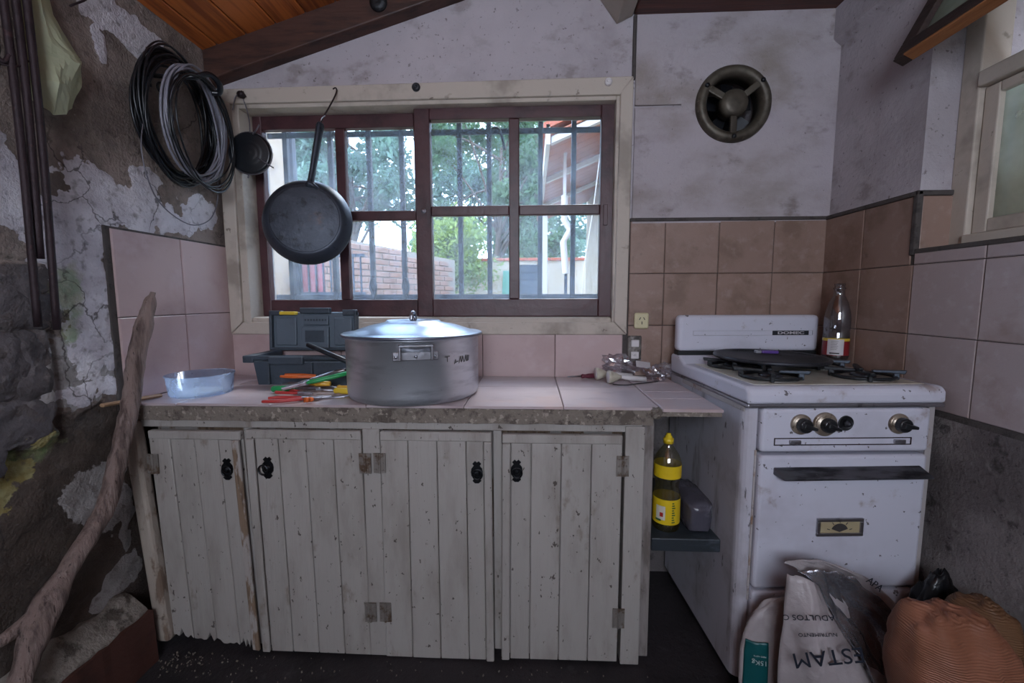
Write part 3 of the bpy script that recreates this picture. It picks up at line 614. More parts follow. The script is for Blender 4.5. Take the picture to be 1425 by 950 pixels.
lf('rail', 'leaf_wood', .0, .93, .006, .050); lf('bare_edge', 'bare_wood', .035, .93, -.001, .006, -.017, .017); lf('stile', 'leaf_wood', 0, .050, .050, LEN); lf('stile', 'leaf_wood', .88, .93, .050, LEN); lf('rail', 'leaf_wood', .05, .88, LEN-.045, LEN)
lf('bare_edge', 'leaf_wood', 0, .035, -.001, .006, -.017, .017)
lf('pane', 'side_glass', .046, .884, .046, LEN-.04, -.002, .002)
# passage beyond the side window
pz = MB(); pz.bx(2.5, 2.65, Y0, 4, 0, 2.9); pz.bx(XR+.26, 2.65, Y0-.15, Y0, 0, 2.9); pz.bx(XR+.26, 2.65, YO, YO+.12, 0, 2.9)
struct(pz.build('wall_passage', 'stucco'))
MB().bx(XR+.26, 2.65, Y0, YO, 2.9, 2.96).build('ceiling_passage', 'dark_timber')['kind'] = 'structure'

# ------------------------------------------------------------------ outside, seen through the main window
gd = MB(); gd.bx(-14, 14, YO+.01, 26, -.3, -.12); struct(gd.build('ground', 'earth'))
# side return of the house at the left, plastered
o = MB().bx(-2.35, -1.70, 2.75, 3.0, -.12, 3.0).build('plaster_pier', 'stucco', bevel=.02); tag(o, 'flaking cream plastered pier outside the left window panes', 'pier')
yg = wthing('yard_gate', 'red and dark iron yard gate beside the plastered pier', 'gate', (-1.45, 3.05, -.12))
for k in range(9): MB().bx(-1.665+k*.055, -1.655+k*.055, 3.05, 3.062, -.12, 1.50).build('bar', 'iron_bar', yg)
for z in (.2, 1.22, 1.49): MB().bx(-1.69, -1.19, 3.045, 3.066, z, z+.022).build('rail', 'iron_bar', yg)
MB().bx(-1.66, -1.50, 3.07, 3.09, .1, 1.46).build('sheet_panel', 'gate_red', yg); MB().bx(-1.70, -1.665, 3.03, 3.08, -.12, 2.5).build('post', 'iron_bar', yg)
# brick garden wall running back to the right
bwall = wthing('brick_wall', 'pale brick garden wall receding behind the window bars', 'wall', (-2.0, 5.2, -.12))
P0 = Vector((-2.75, 4.3, 0)); P1 = Vector((-1.35, 7.6, 0)); du = (P1-P0).normalized(); dn = Vector((du.y, -du.x, 0)); LW = (P1-P0).length
Mw = T(P0) @ Matrix((du, Vector((0, 0, 1)), dn)).transposed().to_4x4()
top = lambda u: 1.97-.03*u
MB().add([Mw @ Vector(p) for p in ((0, -.12, -.2), (LW, -.12, -.2), (LW, 1.86, -.2), (0, 1.96, -.2), (0, -.12, 0), (LW, -.12, 0), (LW, 1.86, 0), (0, 1.96, 0))], [(0, 1, 2, 3), (7, 6, 5, 4), (0, 4, 5, 1), (1, 5, 6, 2), (2, 6, 7, 3), (3, 7, 4, 0)]).build('wall_core', 'brick_mortar', bwall)
me = None
for r in range(12):
    z = 1.0+r*.082
    for k in range(14):
        u = k*.27+(.135 if r % 2 else 0)
        if u+.26 > LW or z+.07 > top(u)-.02: continue
        if me is None: o = MB().bx(.006, .258, 0, .068, -.06, .014).build('brick', 'brick_red', bwall, bevel=.006, seg=1); me = o.data
        else: o = obj('brick', me, None, bwall, bevel=.006, seg=1)
        o.matrix_basis = Mw @ T((u, z, random.uniform(-.006, .01)))
# low plastered wall at the far end of the yard
yw = wthing('garden_wall', 'far cream yard wall with a red tiled coping', 'wall', (-.3, 9.1, -.12))
MB().bx(-1.75, 1.8, 9.0, 9.2, -.12, 1.96).build('wall_body', 'yard_wall', yw)
me = None
for k in range(15):
    if me is None: o = MB().bx(0, .23, 8.96, 9.24, 1.96, 2.02).build('coping_tile', 'terracotta', yw, bevel=.012); me = o.data
    else: o = obj('coping_tile', me, None, yw, bevel=.012)
    o.location.x = -1.75+k*.237
fw = empty('window'); fw.parent = yw; fw.matrix_parent_inverse = INV[yw.name]
MB().bx(-.27, .22, 8.97, 9.01, 1.0, 1.88).build('frame', 'iron_bar', yw, bevel=.01)
MB().bx(-.23, .18, 8.955, 8.98, 1.04, 1.84).build('pane', 'dark_glass', yw)  # plain dark bluish grey glass colour
bpy.data.objects.remove(fw)
for k in range(5): MB().bx(-.23, .18, 8.94, 8.955, 1.12+k*.15, 1.14+k*.15).build('window_bar', 'iron_bar', yw)
gs = MB(); gs.hexa([(-.66, 8.6, -.12), (-.36, 8.6, -.12), (-.66, 8.66, -.12), (-.36, 8.66, -.12), (-.58, 8.8, 1.75), (-.36, 8.8, 1.75), (-.58, 8.86, 1.75), (-.36, 8.86, 1.75)])
tag(gs.build('metal_sheet', 'green_sheet', bevel=.004), 'green sheet leaning against the far yard wall', 'sheet')
# lean-to porch on the right: wall, sloping boarded soffit, pale fascia, post
pr_ = wthing('porch', 'wooden porch roof with boarded underside and cream wall', 'porch', (1.2, 5.0, -.12))
MB().bx(1.05, 1.25, 3.0, 8.5, -.12, 3.2).build('wall_body', 'yard_wall', pr_)
sl_ = .42
me = None
for k in range(22):
    if me is None: o = MB().hexa([(.16, 0, 2.60), (1.1, 0, 2.60+.94*sl_), (.16, .19, 2.60), (1.1, .19, 2.60+.94*sl_), (.16, 0, 2.62), (1.1, 0, 2.62+.94*sl_), (.16, .19, 2.62), (1.1, .19, 2.62+.94*sl_)]).build('soffit_board', 'soffit_plank', pr_, bevel=.005, seg=1); me = o.data
    else: o = obj('soffit_board', me, None, pr_, bevel=.005, seg=1)
    o.location.y = 3.9+k*.196
MB().hexa([(.10, 3.88, 2.64), (1.15, 3.88, 2.64+1.05*sl_), (.10, 8.3, 2.64), (1.15, 8.3, 2.64+1.05*sl_), (.10, 3.88, 2.70), (1.15, 3.88, 2.70+1.05*sl_), (.10, 8.3, 2.70), (1.15, 8.3, 2.70+1.05*sl_)]).build('roof_sheet', 'terracotta', pr_)
MB().bx(.12, .16, 3.88, 8.3, 2.52, 2.69).build('fascia_board', 'fascia', pr_, bevel=.004)
for y in (3.92, 5.2, 6.6): MB().hexa([(.17, y, 2.54), (1.08, y, 2.54+.91*sl_), (.17, y+.07, 2.54), (1.08, y+.07, 2.54+.91*sl_), (.17, y, 2.60), (1.08, y, 2.60+.91*sl_), (.17, y+.07, 2.60), (1.08, y+.07, 2.60+.91*sl_)]).build('rafter', 'fascia', pr_, bevel=.004)
MB().bx(.16, .24, 6.6, 6.68, -.12, 2.58).build('post', 'fascia', pr_, bevel=.005)
MB().bx(.74, 1.05, 3.5, 3.53, 1.0, 1.65).build('lattice_frame', 'iron_bar', pr_)
dp = MB(); dp.tube([(.34, 4.6, 2.25), (.34, 4.6, 2.0), (.40, 4.6, 1.9), (.33, 4.6, 1.78), (.36, 4.6, 1.45)], .036, 10); o = tag(dp.build('downpipe', 'fascia', smooth=False, bevel=.006), 'white elbowed rainwater downpipe hanging below the porch roof', 'pipe')
MB().bx(.345, .375, 4.585, 4.615, -.12, 1.46).build('support_post', 'iron_bar', o)
MB().bx(.325, .355, 4.585, 4.615, 2.2, 2.68).build('bracket', 'fascia', o)
tag(MB().tube(bez([(.66, 4.2, 2.75), (.60, 4.3, 2.1), (.50, 4.3, 1.3), (.46, 4.3, -.12)], 6), .006, 6).build('hanging_cord', 'fascia'), 'thin white cord running down from the porch roof', 'cord')

def tree(name, label, x, y, h, crown_r, crown_z, crown_h, nleaf, lm, leaf=.07, group='trees behind the yard', seed=1):
    rnd = random.Random(seed); t = wthing(name, label, 'tree', (x, y, -.12), group)
    tb = MB(); trunk = bez([(x, y, -.15), (x+rnd.uniform(-.1, .1), y, h*.3), (x+rnd.uniform(-.25, .25), y, h*.6), (x+rnd.uniform(-.3, .3), y, h*.95)], 6)
    tb.tube(trunk, [.13*(1-.75*k/(len(trunk)-1)) for k in range(len(trunk))], 8)
    cl = []
    for k in range(26):
        a = rnd.uniform(0, 6.28); e = rnd.uniform(-1, 1); rr_ = rnd.uniform(.35, 1)
        c = Vector((x+crown_r*rr_*math.cos(a), y+crown_r*.7*rr_*math.sin(a), crown_z+crown_h*e*math.sqrt(1-.5*rr_*rr_)))
        s0 = trunk[min(len(trunk)-1, int(len(trunk)*rnd.uniform(.45, .95)))]
        mid = (s0+c)/2+Vector((0, 0, .12)); br = bez([s0, mid, c], 4); tb.tube(br, [.045*(1-.8*q/(len(br)-1)) for q in range(len(br))], 5)
        cl.append((c, rnd.uniform(.28, .6)*max(1, crown_r/1.7)))
    tb.build('trunk', 'bark', t, smooth=True)
    V = []; F = []
    for k in range(nleaf):
        c, r = cl[rnd.randrange(len(cl))]
        d = Vector((rnd.gauss(0, 1), rnd.gauss(0, 1), rnd.gauss(0, .75))); d = d.normalized()*r*rnd.random()**.45
        p = c+d; nrm = Vector((rnd.gauss(0, 1), rnd.gauss(0, 1), rnd.gauss(0, 1)+.6)).normalized(); a = nrm.orthogonal().normalized(); a = Matrix.Rotation(rnd.uniform(0, 6.28), 3, nrm) @ a; b = nrm.cross(a)
        s = leaf*rnd.uniform(.6, 1.3); o_ = len(V)
        V += [p-a*s, p+b*s*.42+nrm*s*.1, p+a*s, p-b*s*.42+nrm*s*.1]; F.append((o_, o_+1, o_+2, o_+3))
    mb = MB(); mb.v = [tuple(p) for p in V]; mb.f = F; me = mb.mesh('foliage'); o = obj('foliage', me, lm, t); o['kind'] = 'stuff'
tree('leafy_tree', 'tall blue-green tree with fine leaves left of the window mullion', -4.3, 10.4, 5.4, 1.6, 4.2, 1.8, 10000, 'leaf_blue', .095, seed=3)
tree('leafy_tree', 'dense dark tree rising over the far yard wall', -.9, 10.6, 5.0, 1.9, 3.9, 1.9, 14000, 'leaf_dark', .085, seed=5)
tree('leafy_tree', 'high tree with drooping twigs beside the porch roof', .2, 13.5, 7.0, 1.3, 4.6, 2.6, 9000, 'leaf_blue', .10, seed=8)
tree('leafy_tree', 'wide distant tree filling the gap above the far yard wall', -1.6, 17.5, 8.0, 3.6, 4.8, 2.8, 20000, 'leaf_blue', .14, seed=23)
tree('leafy_tree', 'sunlit yellow-green tree between brick wall and yard wall', -1.55, 8.3, 2.8, .62, 2.0, .62, 4500, 'leaf_bright', .06, seed=11)
tree('leafy_tree', 'broad shady tree behind the brick wall', -9.2, 15.0, 7.0, 2.3, 5.0, 2.4, 11000, 'leaf_dark', .11, seed=14)

# ------------------------------------------------------------------ base cabinet
YF = 1.328      # face of the frame; doors stand 18 mm in front
cab = wthing('base_cabinet', 'white painted wooden base cabinet with four plank doors under the worktop', 'cabinet', (-.45, 1.55, 0))
def cb(nm, m_, x0, x1, y0, y1, z0, z1, bv=.003): return MB().bx(x0, x1, y0, y1, z0, z1).build(nm, m_, cab, bevel=bv)
cb('top_rail', 'cab_paint', -1.28, .345, YF-.012, YF+.02, .780, .806)
cb('middle_stile', 'cab_paint', -.540, -.484, YF-.016, YF+.02, .0, .782); cb('divider', 'cab_paint', -.122, -.094, YF+.004, YF+.03, .02, .782)
cb('divider', 'cab_paint', -.945, -.915, YF+.004, YF+.03, .02, .782)
cb('corner_post', 'cab_paint', .292, .352, YF-.018, YF+.03, .0, .80); cb('side_panel', 'cab_edge', .350, .386, YF+.004, 1.80, .012, .806)
cb('back_panel', 'cab_bare', -1.28, .35, YF+.05, YF+.06, .02, .79)
lp = MB(); lp.hexa([(-1.268, 1.288, .04), (-1.222, 1.288, .04), (-1.268, 1.328, .04), (-1.222, 1.328, .04), (-1.322, 1.288, .80), (-1.276, 1.288, .80), (-1.322, 1.328, .80), (-1.276, 1.328, .80)])
mat('post_paint', '#a3978c', .7, layers=[L('#6a5546', 9, .56, .66, .85, 7, (2, 2, .8)), L('#3a2b22', 16, .62, .72, .8, 6)], bump=(18, .6, (2, 2, .7)))
lp.build('leaning_stile', 'post_paint', cab, bevel=.01)
def handle(door, x, y, z, ring):
    mb = MB(); M_ = T((x, y, z)) @ nrot(math.pi/2)
    pl = [(-.006, -.036), (.006, -.036), (.014, -.028), (.009, -.022), (.017, -.012), (.019, 0), (.017, .012), (.009, .022), (.014, .028), (.006, .036), (0, .031), (-.006, .036), (-.014, .028), (-.009, .022), (-.017, .012), (-.019, 0), (-.017, -.012), (-.009, -.022), (-.014, -.028)]
    mb.prism(pl, M_, 0, .004)
    mb.lathe([(.012, .003), (.012, .008), (.007, .013), (.0, .014)], 14, M_)
    pts = [M_ @ Vector((ring+.015*math.cos(a), -.004+.016*math.sin(a), .012)) for a in [2*math.pi*k/18 for k in range(18)]]
    mb.tube(pts, .0028, 6, closed=True)
    mb.build('handle', 'handle_black', door, smooth=False)
def hinge(door, x, y, z):
    mb = MB(); mb.bx(x-.019, x-.002, y-.003, y, z-.033, z+.033); mb.bx(x+.002, x+.019, y-.003, y, z-.033, z+.033); mb.tube([(x, y-.003, z-.033), (x, y-.003, z+.033)], .0042, 8)
    for sx in (-.011, .011):
        for sz in (-.022, 0, .022): mb.lathe([(.0035, 0), (.002, .0015)], 8, T((x+sx, y-.003, z+sz)) @ nrot(math.pi/2))
    mb.build('hinge', 'hinge_metal', door)
def door(lab, tops, bots, zt, zbl, zbr, strips, planks, hand, ring, hinges, lean=0, ragged=False):
    """tops/bots: (left,right) x at the top and at the bottom; planks: fractions across; strips: (from,to) fractions"""
    d = empty('door'); d.parent = cab; d.matrix_parent_inverse = INV[cab.name]; d['label'] = lab; INV[d.name] = Matrix()
    y0, y1 = YF-.020, YF-.002
    def xz(fr, v): # v 0 bottom,1 top
        xb = bots[0]+(bots[1]-bots[0])*fr; xt = tops[0]+(tops[1]-tops[0])*fr
        zb = zbl+(zbr-zbl)*fr; return xb+(xt-xb)*v, zb+(zt-zb)*v
    def piece(nm, f0, f1, v0, v1, ya, yb_, m_, bv, rag=False):
        g = .0011
        n = 7 if rag else 1; mb = MB()
        bot = []
        for k in range(n+1):
            f = f0+(f1-f0)*k/n; x, z = xz(f, v0)
            if rag: z += random.choice([0, 0, .004, .012, .03, .006])*(1 if 0 < k < n else .5)
            bot.append((x+(g if k == 0 else -g if k == n else 0), z))
        tp = [xz(f1, v1), xz(f0, v1)]; tp = [(tp[0][0]-g, tp[0][1]), (tp[1][0]+g, tp[1][1])]
        mb.prism([(x, z) for x, z in bot+tp], Matrix(((1, 0, 0, 0), (0, 0, 1, 0), (0, 1, 0, 0), (0, 0, 0, 1))), ya, yb_)
        return mb.build(nm, m_, d, bevel=bv, seg=1)
    for k in range(len(planks)-1): piece('plank', planks[k], planks[k+1], 0, .965, y0+random.uniform(-.0008, .0008), y1, 'cab_paint', .0022, ragged)
    piece('ledge', 0, 1, .962, 1, y0-.003, y1, 'cab_paint', .003)
    piece('backing', .01, .99, .01, .98, y1-.002, y1+.004, 'cab_paint', 0)
    for (a, b, m_) in strips: piece('edge_strip', a, b, 0, .962, y0-.008, y0+.004, m_, .003)
    handle(d, hand[0], y0-.001 if not hand[2:] else hand[2], hand[1], ring)
    for (x, z) in hinges: hinge(d, x, y0-.004, z)
    return d
door('narrow warped door at the wall end with a rotted bottom edge', (-1.250, -.938), (-1.222, -.912), .770, .050, .008, [(.90, .985, 'cab_bare')], [0, .23, .49, .75, .90], (-.988, .645), .004, [(-1.236, .66)], ragged=True)
door('plank door with its ring pull hanging to one side', (-.922, -.542), (-.908, -.536), .776, .006, .004, [(0, .075, 'cab_paint')], [.075, .28, .52, .76, 1], (-.852, .652), -.010, [(-.530, .672), (-.530, .162)])
door('plank door hinged on the middle stile', (-.482, -.124), (-.486, -.120), .776, .000, .0, [(.925, 1, 'cab_paint')], [0, .25, .51, .77, .925], (-.172, .648), .003, [(-.483, .674), (-.480, .164)])
door('plank door hinged on the corner post beside the stove', (-.092, .284), (-.098, .282), .772, .008, .010, [(0, .075, 'cab_paint')], [.075, .245, .495, .745, 1], (-.046, .655), .002, [(.284, .676), (.282, .168)])

# ------------------------------------------------------------------ worktop
ct = wthing('worktop', 'rough concrete worktop slab faced with pale pinkish tiles', 'worktop', (-.45, 1.57, .806))
n = 90; mb = MB()
for k in range(n+1):
    x = XL+.002+(.374-XL-.002)*k/n; c = noise.fractal(Vector((x*14, 0, 0)), 1, 2, 4)*.004; e = noise.fractal(Vector((x*14, 5, 0)), 1, 2, 4)*.004
    mb.v += [(x, 1.304+c, .806+e*.6), (x, 1.302+e, .853), (x, YB-.013, .853), (x, YB-.013, .806)]
for k in range(n):
    for q_ in range(4): a = 4*k+q_; b = 4*k+(q_+1) % 4; mb.f.append((a, b, b+4, a+4))
mb.f += [(3, 2, 1, 0), (4*n, 4*n+1, 4*n+2, 4*n+3)]
mb.build('slab', 'concrete', ct)
xc = [XL+.016, -1.14, -.83, -.52, -.21, .10, .394]
for i in range(6):
    for (a, b) in ((1.300, 1.60), (1.60, YB-.018)):
        o = tile(ct, 'tile_counter', xc[i+1]-xc[i], b-a, .008, T(((xc[i]+xc[i+1])/2, (a+b)/2, .8625))); o.matrix_parent_inverse = INV[ct.name]
MB().bx(.386, .574, 1.292, YB-.02, .838, .853).build('end_board', 'concrete', ct)
for (a, b, c, d) in ((.396, .5775, 1.286, 1.42), (.396, .578, 1.42, 1.53), (.396, .574, 1.53, 1.69), (.396, .568, 1.69, 1.80)):
    o = tile(ct, 'tile_counter', b-a, d-c, .010, T(((a+b)/2, (c+d)/2, .8630))); o.matrix_parent_inverse = INV[ct.name]
# shelf in the gap
sh = tag(MB().hexa([(.386, 1.325, .386), (.604, 1.325, .386), (.386, 1.80, .386), (.573, 1.80, .386), (.386, 1.325, .430), (.604, 1.325, .430), (.386, 1.80, .430), (.573, 1.80, .430)]).build('gap_shelf', 'slate_shelf', bevel=.004), 'dark slate shelf in the gap between cabinet and stove', 'shelf')
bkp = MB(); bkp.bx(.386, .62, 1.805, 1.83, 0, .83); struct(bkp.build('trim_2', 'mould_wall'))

# ------------------------------------------------------------------ stove
SW, SD = .557, .565
st = thing('gas_stove', 'old white enamel gas stove with rust-stained edges against the tiled wall', 'stove', (.612, 1.215, 0), math.radians(3.5))
def rplan(x0, x1, y0, y1, r, n=5):
    P = []
    for k in range(n+1): a = math.pi+math.pi/2*k/n; P.append((x0+r+r*math.cos(a), y0+r+r*math.sin(a)))
    for k in range(n+1): a = 1.5*math.pi+math.pi/2*k/n; P.append((x1-r+r*math.cos(a), y0+r+r*math.sin(a)))
    P += [(x1, y1), (x0, y1)]; return P
def sb(nm, m_, x0, x1, y0, y1, z0, z1, bv=.004, par=None, seg=2): return MB().bx(x0, x1, y0, y1, z0, z1).build(nm, m_, par or st, bevel=bv, seg=seg)
bd_ = MB(); bd_.bx(0, SW, .06, SD, .045, .886)
fp_ = rplan(0, SW, .012, .0605, .03); bd_.prism(fp_[:6]+[(.034, .012), (.034, .0605), (0, .0605)], Matrix(), .045, .886); bd_.prism([(SW-.030, .012)]+fp_[6:12]+[(SW, .0605), (SW-.030, .0605)], Matrix(), .045, .886)
bd_.build('body', 'enamel_dirty', st, smooth=False)
sb('plinth', 'black_gap', .02, SW-.02, .05, SD-.02, 0, .046, 0)
sb('recess', 'enamel_dirty', .034, SW-.030, .056, .061, .07, .884, 0)
# hob top with a raised back
hp = MB()
hp.prism([(-.006, .897), (-.006, .932), (.008, .946), (.43, .946), (.49, .970), (SD, .970), (SD, .897)], Matrix(((0, 0, 1, 0), (1, 0, 0, 0), (0, 1, 0, 0), (0, 0, 0, 1))), -.006, SW+.004)
hob = hp.build('hob_top', 'enamel', st, bevel=.011, seg=3)
sb('chrome_strip', 'chrome_dull', -.004, SW+.002, -.004, SD, .886, .897, .003)
sb('rust_line', 'enamel_rust', -.002, .002, .02, .45, .870, .887, .001)
hb = MB(); hb.prism([(.03, .03), (SW-.03, .03), (SW-.03, .42), (.03, .42)], Matrix(), .945, .9475)
mat('hob_plate', '#b9b2a6', .35, layers=[L('#8a7a62', 8, .55, .72, .7, 7), L('#4a3a2a', 30, .66, .76, .6)], bump=(20, .06)); hb.build('hob_plate', 'hob_plate', st, bevel=.001)
# back guard
bgd = MB(); bgd.bx(-.004, SW+.002, .500, .548, .984, 1.128); bgd.build('backguard', 'enamel', st, bevel=.018, seg=4)
sb('black_band', 'black_gap', .0, SW-.002, .504, .546, .968, .986, .002)
for (a, b, c, d) in ((.055, .53, 1.0475, 1.0485), (.055, .53, 1.0655, 1.0665), (.055, .056, 1.0475, 1.0665), (.529, .530, 1.0475, 1.0665)): sb('groove_line', 'chrome_dull', a, b, .4985, .502, c, d, 0)
bd = sb('badge', 'dark_plastic', .370, .514, .4975, .502, 1.0485, 1.0655, .001)
o = obj('badge_lettering', textmesh('DOMEC', .0150, .0003, 2.0, .0004), 'label_white', bd); o.matrix_local = T((.442, .4972, 1.0568)) @ nrot(math.pi/2)
# burners and grates
mat('burner_ring', '#8a8884', .4, .6, layers=[L('#4a4642', 20, .5, .7, .8)])
for (x, y, r) in ((.135, .125, .052), (.425, .125, .052), (.135, .335, .052), (.425, .335, .052)):
    bu = MB(); bu.lathe([(r*1.45, .9475), (r*1.4, .951), (r*1.05, .950), (r*.95, .955), (r*.7, .955), (r*.66, .951)], 28, T((x, y, 0)))
    b_ = bu.build('burner', 'burner_ring', st, smooth=True)
    MB().lathe([(r*.62, .951), (r*.62, .960), (r*.4, .963), (0, .963)], 24, T((x, y, 0))).build('burner_cap', 'griddle_iron', b_, smooth=True)
    g = MB(); g.tube([(x+r*1.65*math.cos(a), y+r*1.35*math.sin(a), .955) for a in [2*math.pi*k/32 for k in range(32)]], .005, 6, closed=True)
    g.build('grate', 'black_iron', st, smooth=True); gg = st.children[-1] if False else None
    for k in range(4):
        a = math.pi/4+k*math.pi/2+.3; c_, s_ = math.cos(a), math.sin(a)
        M_ = T((x, y, 0)) @ Matrix.Rotation(a, 4, 'Z')
        fg = MB(); fg.prism([(.022, .966), (.100, .966), (.104, .978), (.020, .974)], M_ @ Matrix(((1, 0, 0, 0), (0, 0, 1, 0), (0, 1, 0, 0), (0, 0, 0, 1))), -.007, .007)
        fg.bx(.072, .088, -.006, .006, .948, .968, M_); fg.build('grate_finger', 'grate_steel' if k == 3 else 'black_iron', st, bevel=.003)
# control panel
cpn = MB(); cpn.bx(.038, SW-.034, -.004, .057, .757, .884); cp = cpn.build('control_panel', 'enamel', st, bevel=.010, seg=3)
pl = MB()
def rr_frame(mb, x0, x1, z0, z1, w, y0, y1):
    mb.bx(x0, x1, y0, y1, z0, z0+w); mb.bx(x0, x1, y0, y1, z1-w, z1); mb.bx(x0, x0+w, y0, y1, z0+w, z1-w); mb.bx(x1-w, x1, y0, y1, z0+w, z1-w)
mb = MB(); rr_frame(mb, .075, .470, .778, .800, .0028, -.0055, -.003); mb.build('slot_shade_line', 'rust_iron', cp)  # rust-dark raised line; shade of the gap round the slot is in its colour
for x in (.118, .418): sb('spring_clip', 'chrome_dull', x, x+.032, -.011, -.003, .783, .794, .002, cp)
for (x, big, rot) in ((.148, 0, -.25), (.216, 1, -.35), (.428, 0, -.15)):
    M_ = T((x, -.004, .840)) @ nrot(math.pi/2); r = .034 if big else .029
    b_ = MB().lathe([(r, 0), (r, .006), (r*.9, .009), (r*.8, .007), (r*.74, .012), (.012, .013)], 28, M_).build('bezel', 'bezel', cp, smooth=True)
    kb = MB(); kb.lathe([(.021, .010), (.020, .026), (.016, .030), (0, .030)], 18, M_)
    k2 = M_ @ Matrix.Rotation(rot, 4, 'Z'); kb.hexa([k2 @ Vector(p) for p in ((-.020, -.010, .012), (.020, -.006, .014), (-.020, .010, .012), (.020, .006, .014), (-.014, -.007, .038), (.024, -.004, .040), (-.014, .007, .038), (.024, .004, .040))])
    kb.build('knob', 'knob_black', cp, bevel=.002)
M_ = T((.277, -.004, .842)) @ nrot(math.pi/2)
MB().lathe([(.022, 0), (.022, .002), (.019, .003), (.018, .001), (0, .001)], 24, M_).build('knob_hole', 'black_gap', cp, smooth=True)
MB().lathe([(.009, .001), (.009, .012), (.005, .013), (.005, .018), (0, .018)], 14, M_).build('knob_shaft', 'griddle_iron', cp, smooth=True)
# oven door
dr = sb('oven_door', 'enamel', .038, SW-.034, -.006, .057, .345, .748, .010, seg=3)
hd = MB(); Mx = Matrix(((0, 0, 1, 0), (1, 0, 0, 0), (0, 1, 0, 0), (0, 0, 0, 1)))
hd.hexa([(.090, -.040, .687), (.512, -.040, .689), (.076, -.006, .694), (.500, -.006, .696), (.090, -.040, .694), (.512, -.040, .696), (.076, -.006, .716), (.500, -.006, .718)])
mat('handle_steel', '#83858e', .3, .9, layers=[L('#2c2d31', 9, .45, .65, .8, 5, (.6, 3, 3)), L('#9a9aa0', 40, .66, .74, .5)], bump=(40, .08))
hd.build('door_handle', 'handle_steel', dr, bevel=.003)
rf_ = MB(); rr_frame(rf_, .212, .348, .508, .562, .010, -.012, -.004); rf_.build('gauge_frame', 'chrome_dull', dr, bevel=.002)
mat('gauge_face', '#a7997a', .4, layers=[L('#5d4f38', 25, .55, .68, .7)]); sb('gauge_face', 'gauge_face', .220, .340, -.008, -.004, .514, .556, 0, dr)
gf = MB(); gf.add([(.280, -.0085, .520)]+[(.280+.026*math.cos(a), -.0085, .520+.026*math.sin(a)) for a in [math.pi*(.12+.76*k/10) for k in range(11)]], [(0, k, k+1) for k in range(1, 11)]); gf.build('gauge_scale', 'ink', dr)
for k in range(5):
    a = math.pi*(.1+.2*k); sb('gauge_tick', 'ink', -.001, .001, -.0088, -.008, .030, .038, 0, dr).matrix_local = T((.280, 0, .518)) @ Matrix.Rotation(a-math.pi/2, 4, 'Y') @ T((0, 0, 0))
# drawer
dw = sb('drawer', 'enamel', .038, SW-.034, -.004, .057, .085, .335, .010, seg=3)
h2 = MB(); h2.hexa([(.075, -.036, .250), (.49, -.036, .250), (.060, -.004, .262), (.50, -.004, .262), (.075, -.036, .262), (.49, -.036, .262), (.060, -.004, .296), (.50, -.004, .296)]); h2.build('drawer_handle', 'black_iron', dw, bevel=.003)
sb('side_rust', 'enamel_rust', SW-.031, SW-.012, .0095, .013, .20, .884, .001)
sb('edge_rust', 'enamel_rust', .030, .036, .0090, .013, .30, .76, .001)

# ------------------------------------------------------------------ things on the stove
gr = wthing('griddle', 'round black iron griddle plate lying over the rear burners', 'griddle', (.835, 1.535, .978))
M_ = T((.835, 1.535, .981)) @ nrot(.012, .01)
MB().lathe([(.150, 0), (.178, .002), (.181, .008), (.178, .014), (.172, .0145), (.166, .0115), (0, .0115)], 56, M_).build('plate', 'griddle_iron', gr, smooth=True)
MB().lathe([(.170, .0122), (.168, .0128), (.166, .0122)], 56, M_).build('inner_ring', 'black_iron', gr, smooth=True)
lg = wthing('cigarette_lighter', 'purple pocket lighter lying on the black griddle', 'lighter', (.86, 1.60, .993))
Ml2 = T((.862, 1.60, .998)) @ nrot(0, 0, -.15)
MB().bx(-.022, .036, -.012, .012, -.0055, .0065, Ml2).build('body', 'purple_plastic', lg, bevel=.005, seg=3)
MB().bx(-.042, -.022, -.010, .010, -.0055, .0055, Ml2).build('metal_hood', 'steel', lg, bevel=.002); MB().lathe([(.005, -.007), (.005, .007)], 12, Ml2 @ T((-.030, 0, .003)) @ nrot(math.pi/2)).build('wheel', 'dark_plastic', lg)
bo = wthing('drink_bottle', 'empty clear plastic bottle with red and yellow label in the stove corner', 'bottle', (1.140, 1.655, .963))
Mb = T((1.1395, 1.655, .9625))
MB().lathe([(.030, 0), (.038, .004), (.041, .015), (.041, .10), (.039, .108), (.041, .118), (.041, .155), (.038, .180), (.029, .215), (.018, .240), (.0165, .262), (.019, .264), (.019, .268), (.0165, .270), (.0165, .284)], 36, Mb, close=False).build('body', 'bottle_plastic', bo, smooth=True, solid=.0012)
MB().lathe([(.0416, .020), (.0416, .072)], 36, Mb, close=False).build('label_band', 'label_red', bo, smooth=True)
MB().lathe([(.0417, .073), (.0417, .083)], 36, Mb, close=False).build('label_stripe', 'yellow_plastic', bo, smooth=True)
def arc(mb, M_, r, a0, a1, z0, z1, n=10):
    vs = []; fs = []
    for k in range(n+1):
        a = a0+(a1-a0)*k/n; vs += [M_ @ Vector((r*math.cos(a), r*math.sin(a), z0)), M_ @ Vector((r*math.cos(a), r*math.sin(a), z1))]
    for k in range(n): fs.append((2*k, 2*k+2, 2*k+3, 2*k+1))
    mb.add(vs, fs)
fa = math.atan2(-1.655, -1.14)
mb = MB(); arc(mb, Mb, .0421, fa-.62, fa+.62, .022, .080); mb.build('facts_panel', 'label_white', bo, smooth=True)
mb = MB(); arc(mb, Mb, .0423, fa-.42, fa+.30, .026, .031)
for k in range(6): arc(mb, Mb, .0423, fa-.35, fa+.1+.05*(k % 3), .042+k*.006, .0432+k*.006)
mb.build('printed_lines', 'ink', bo)

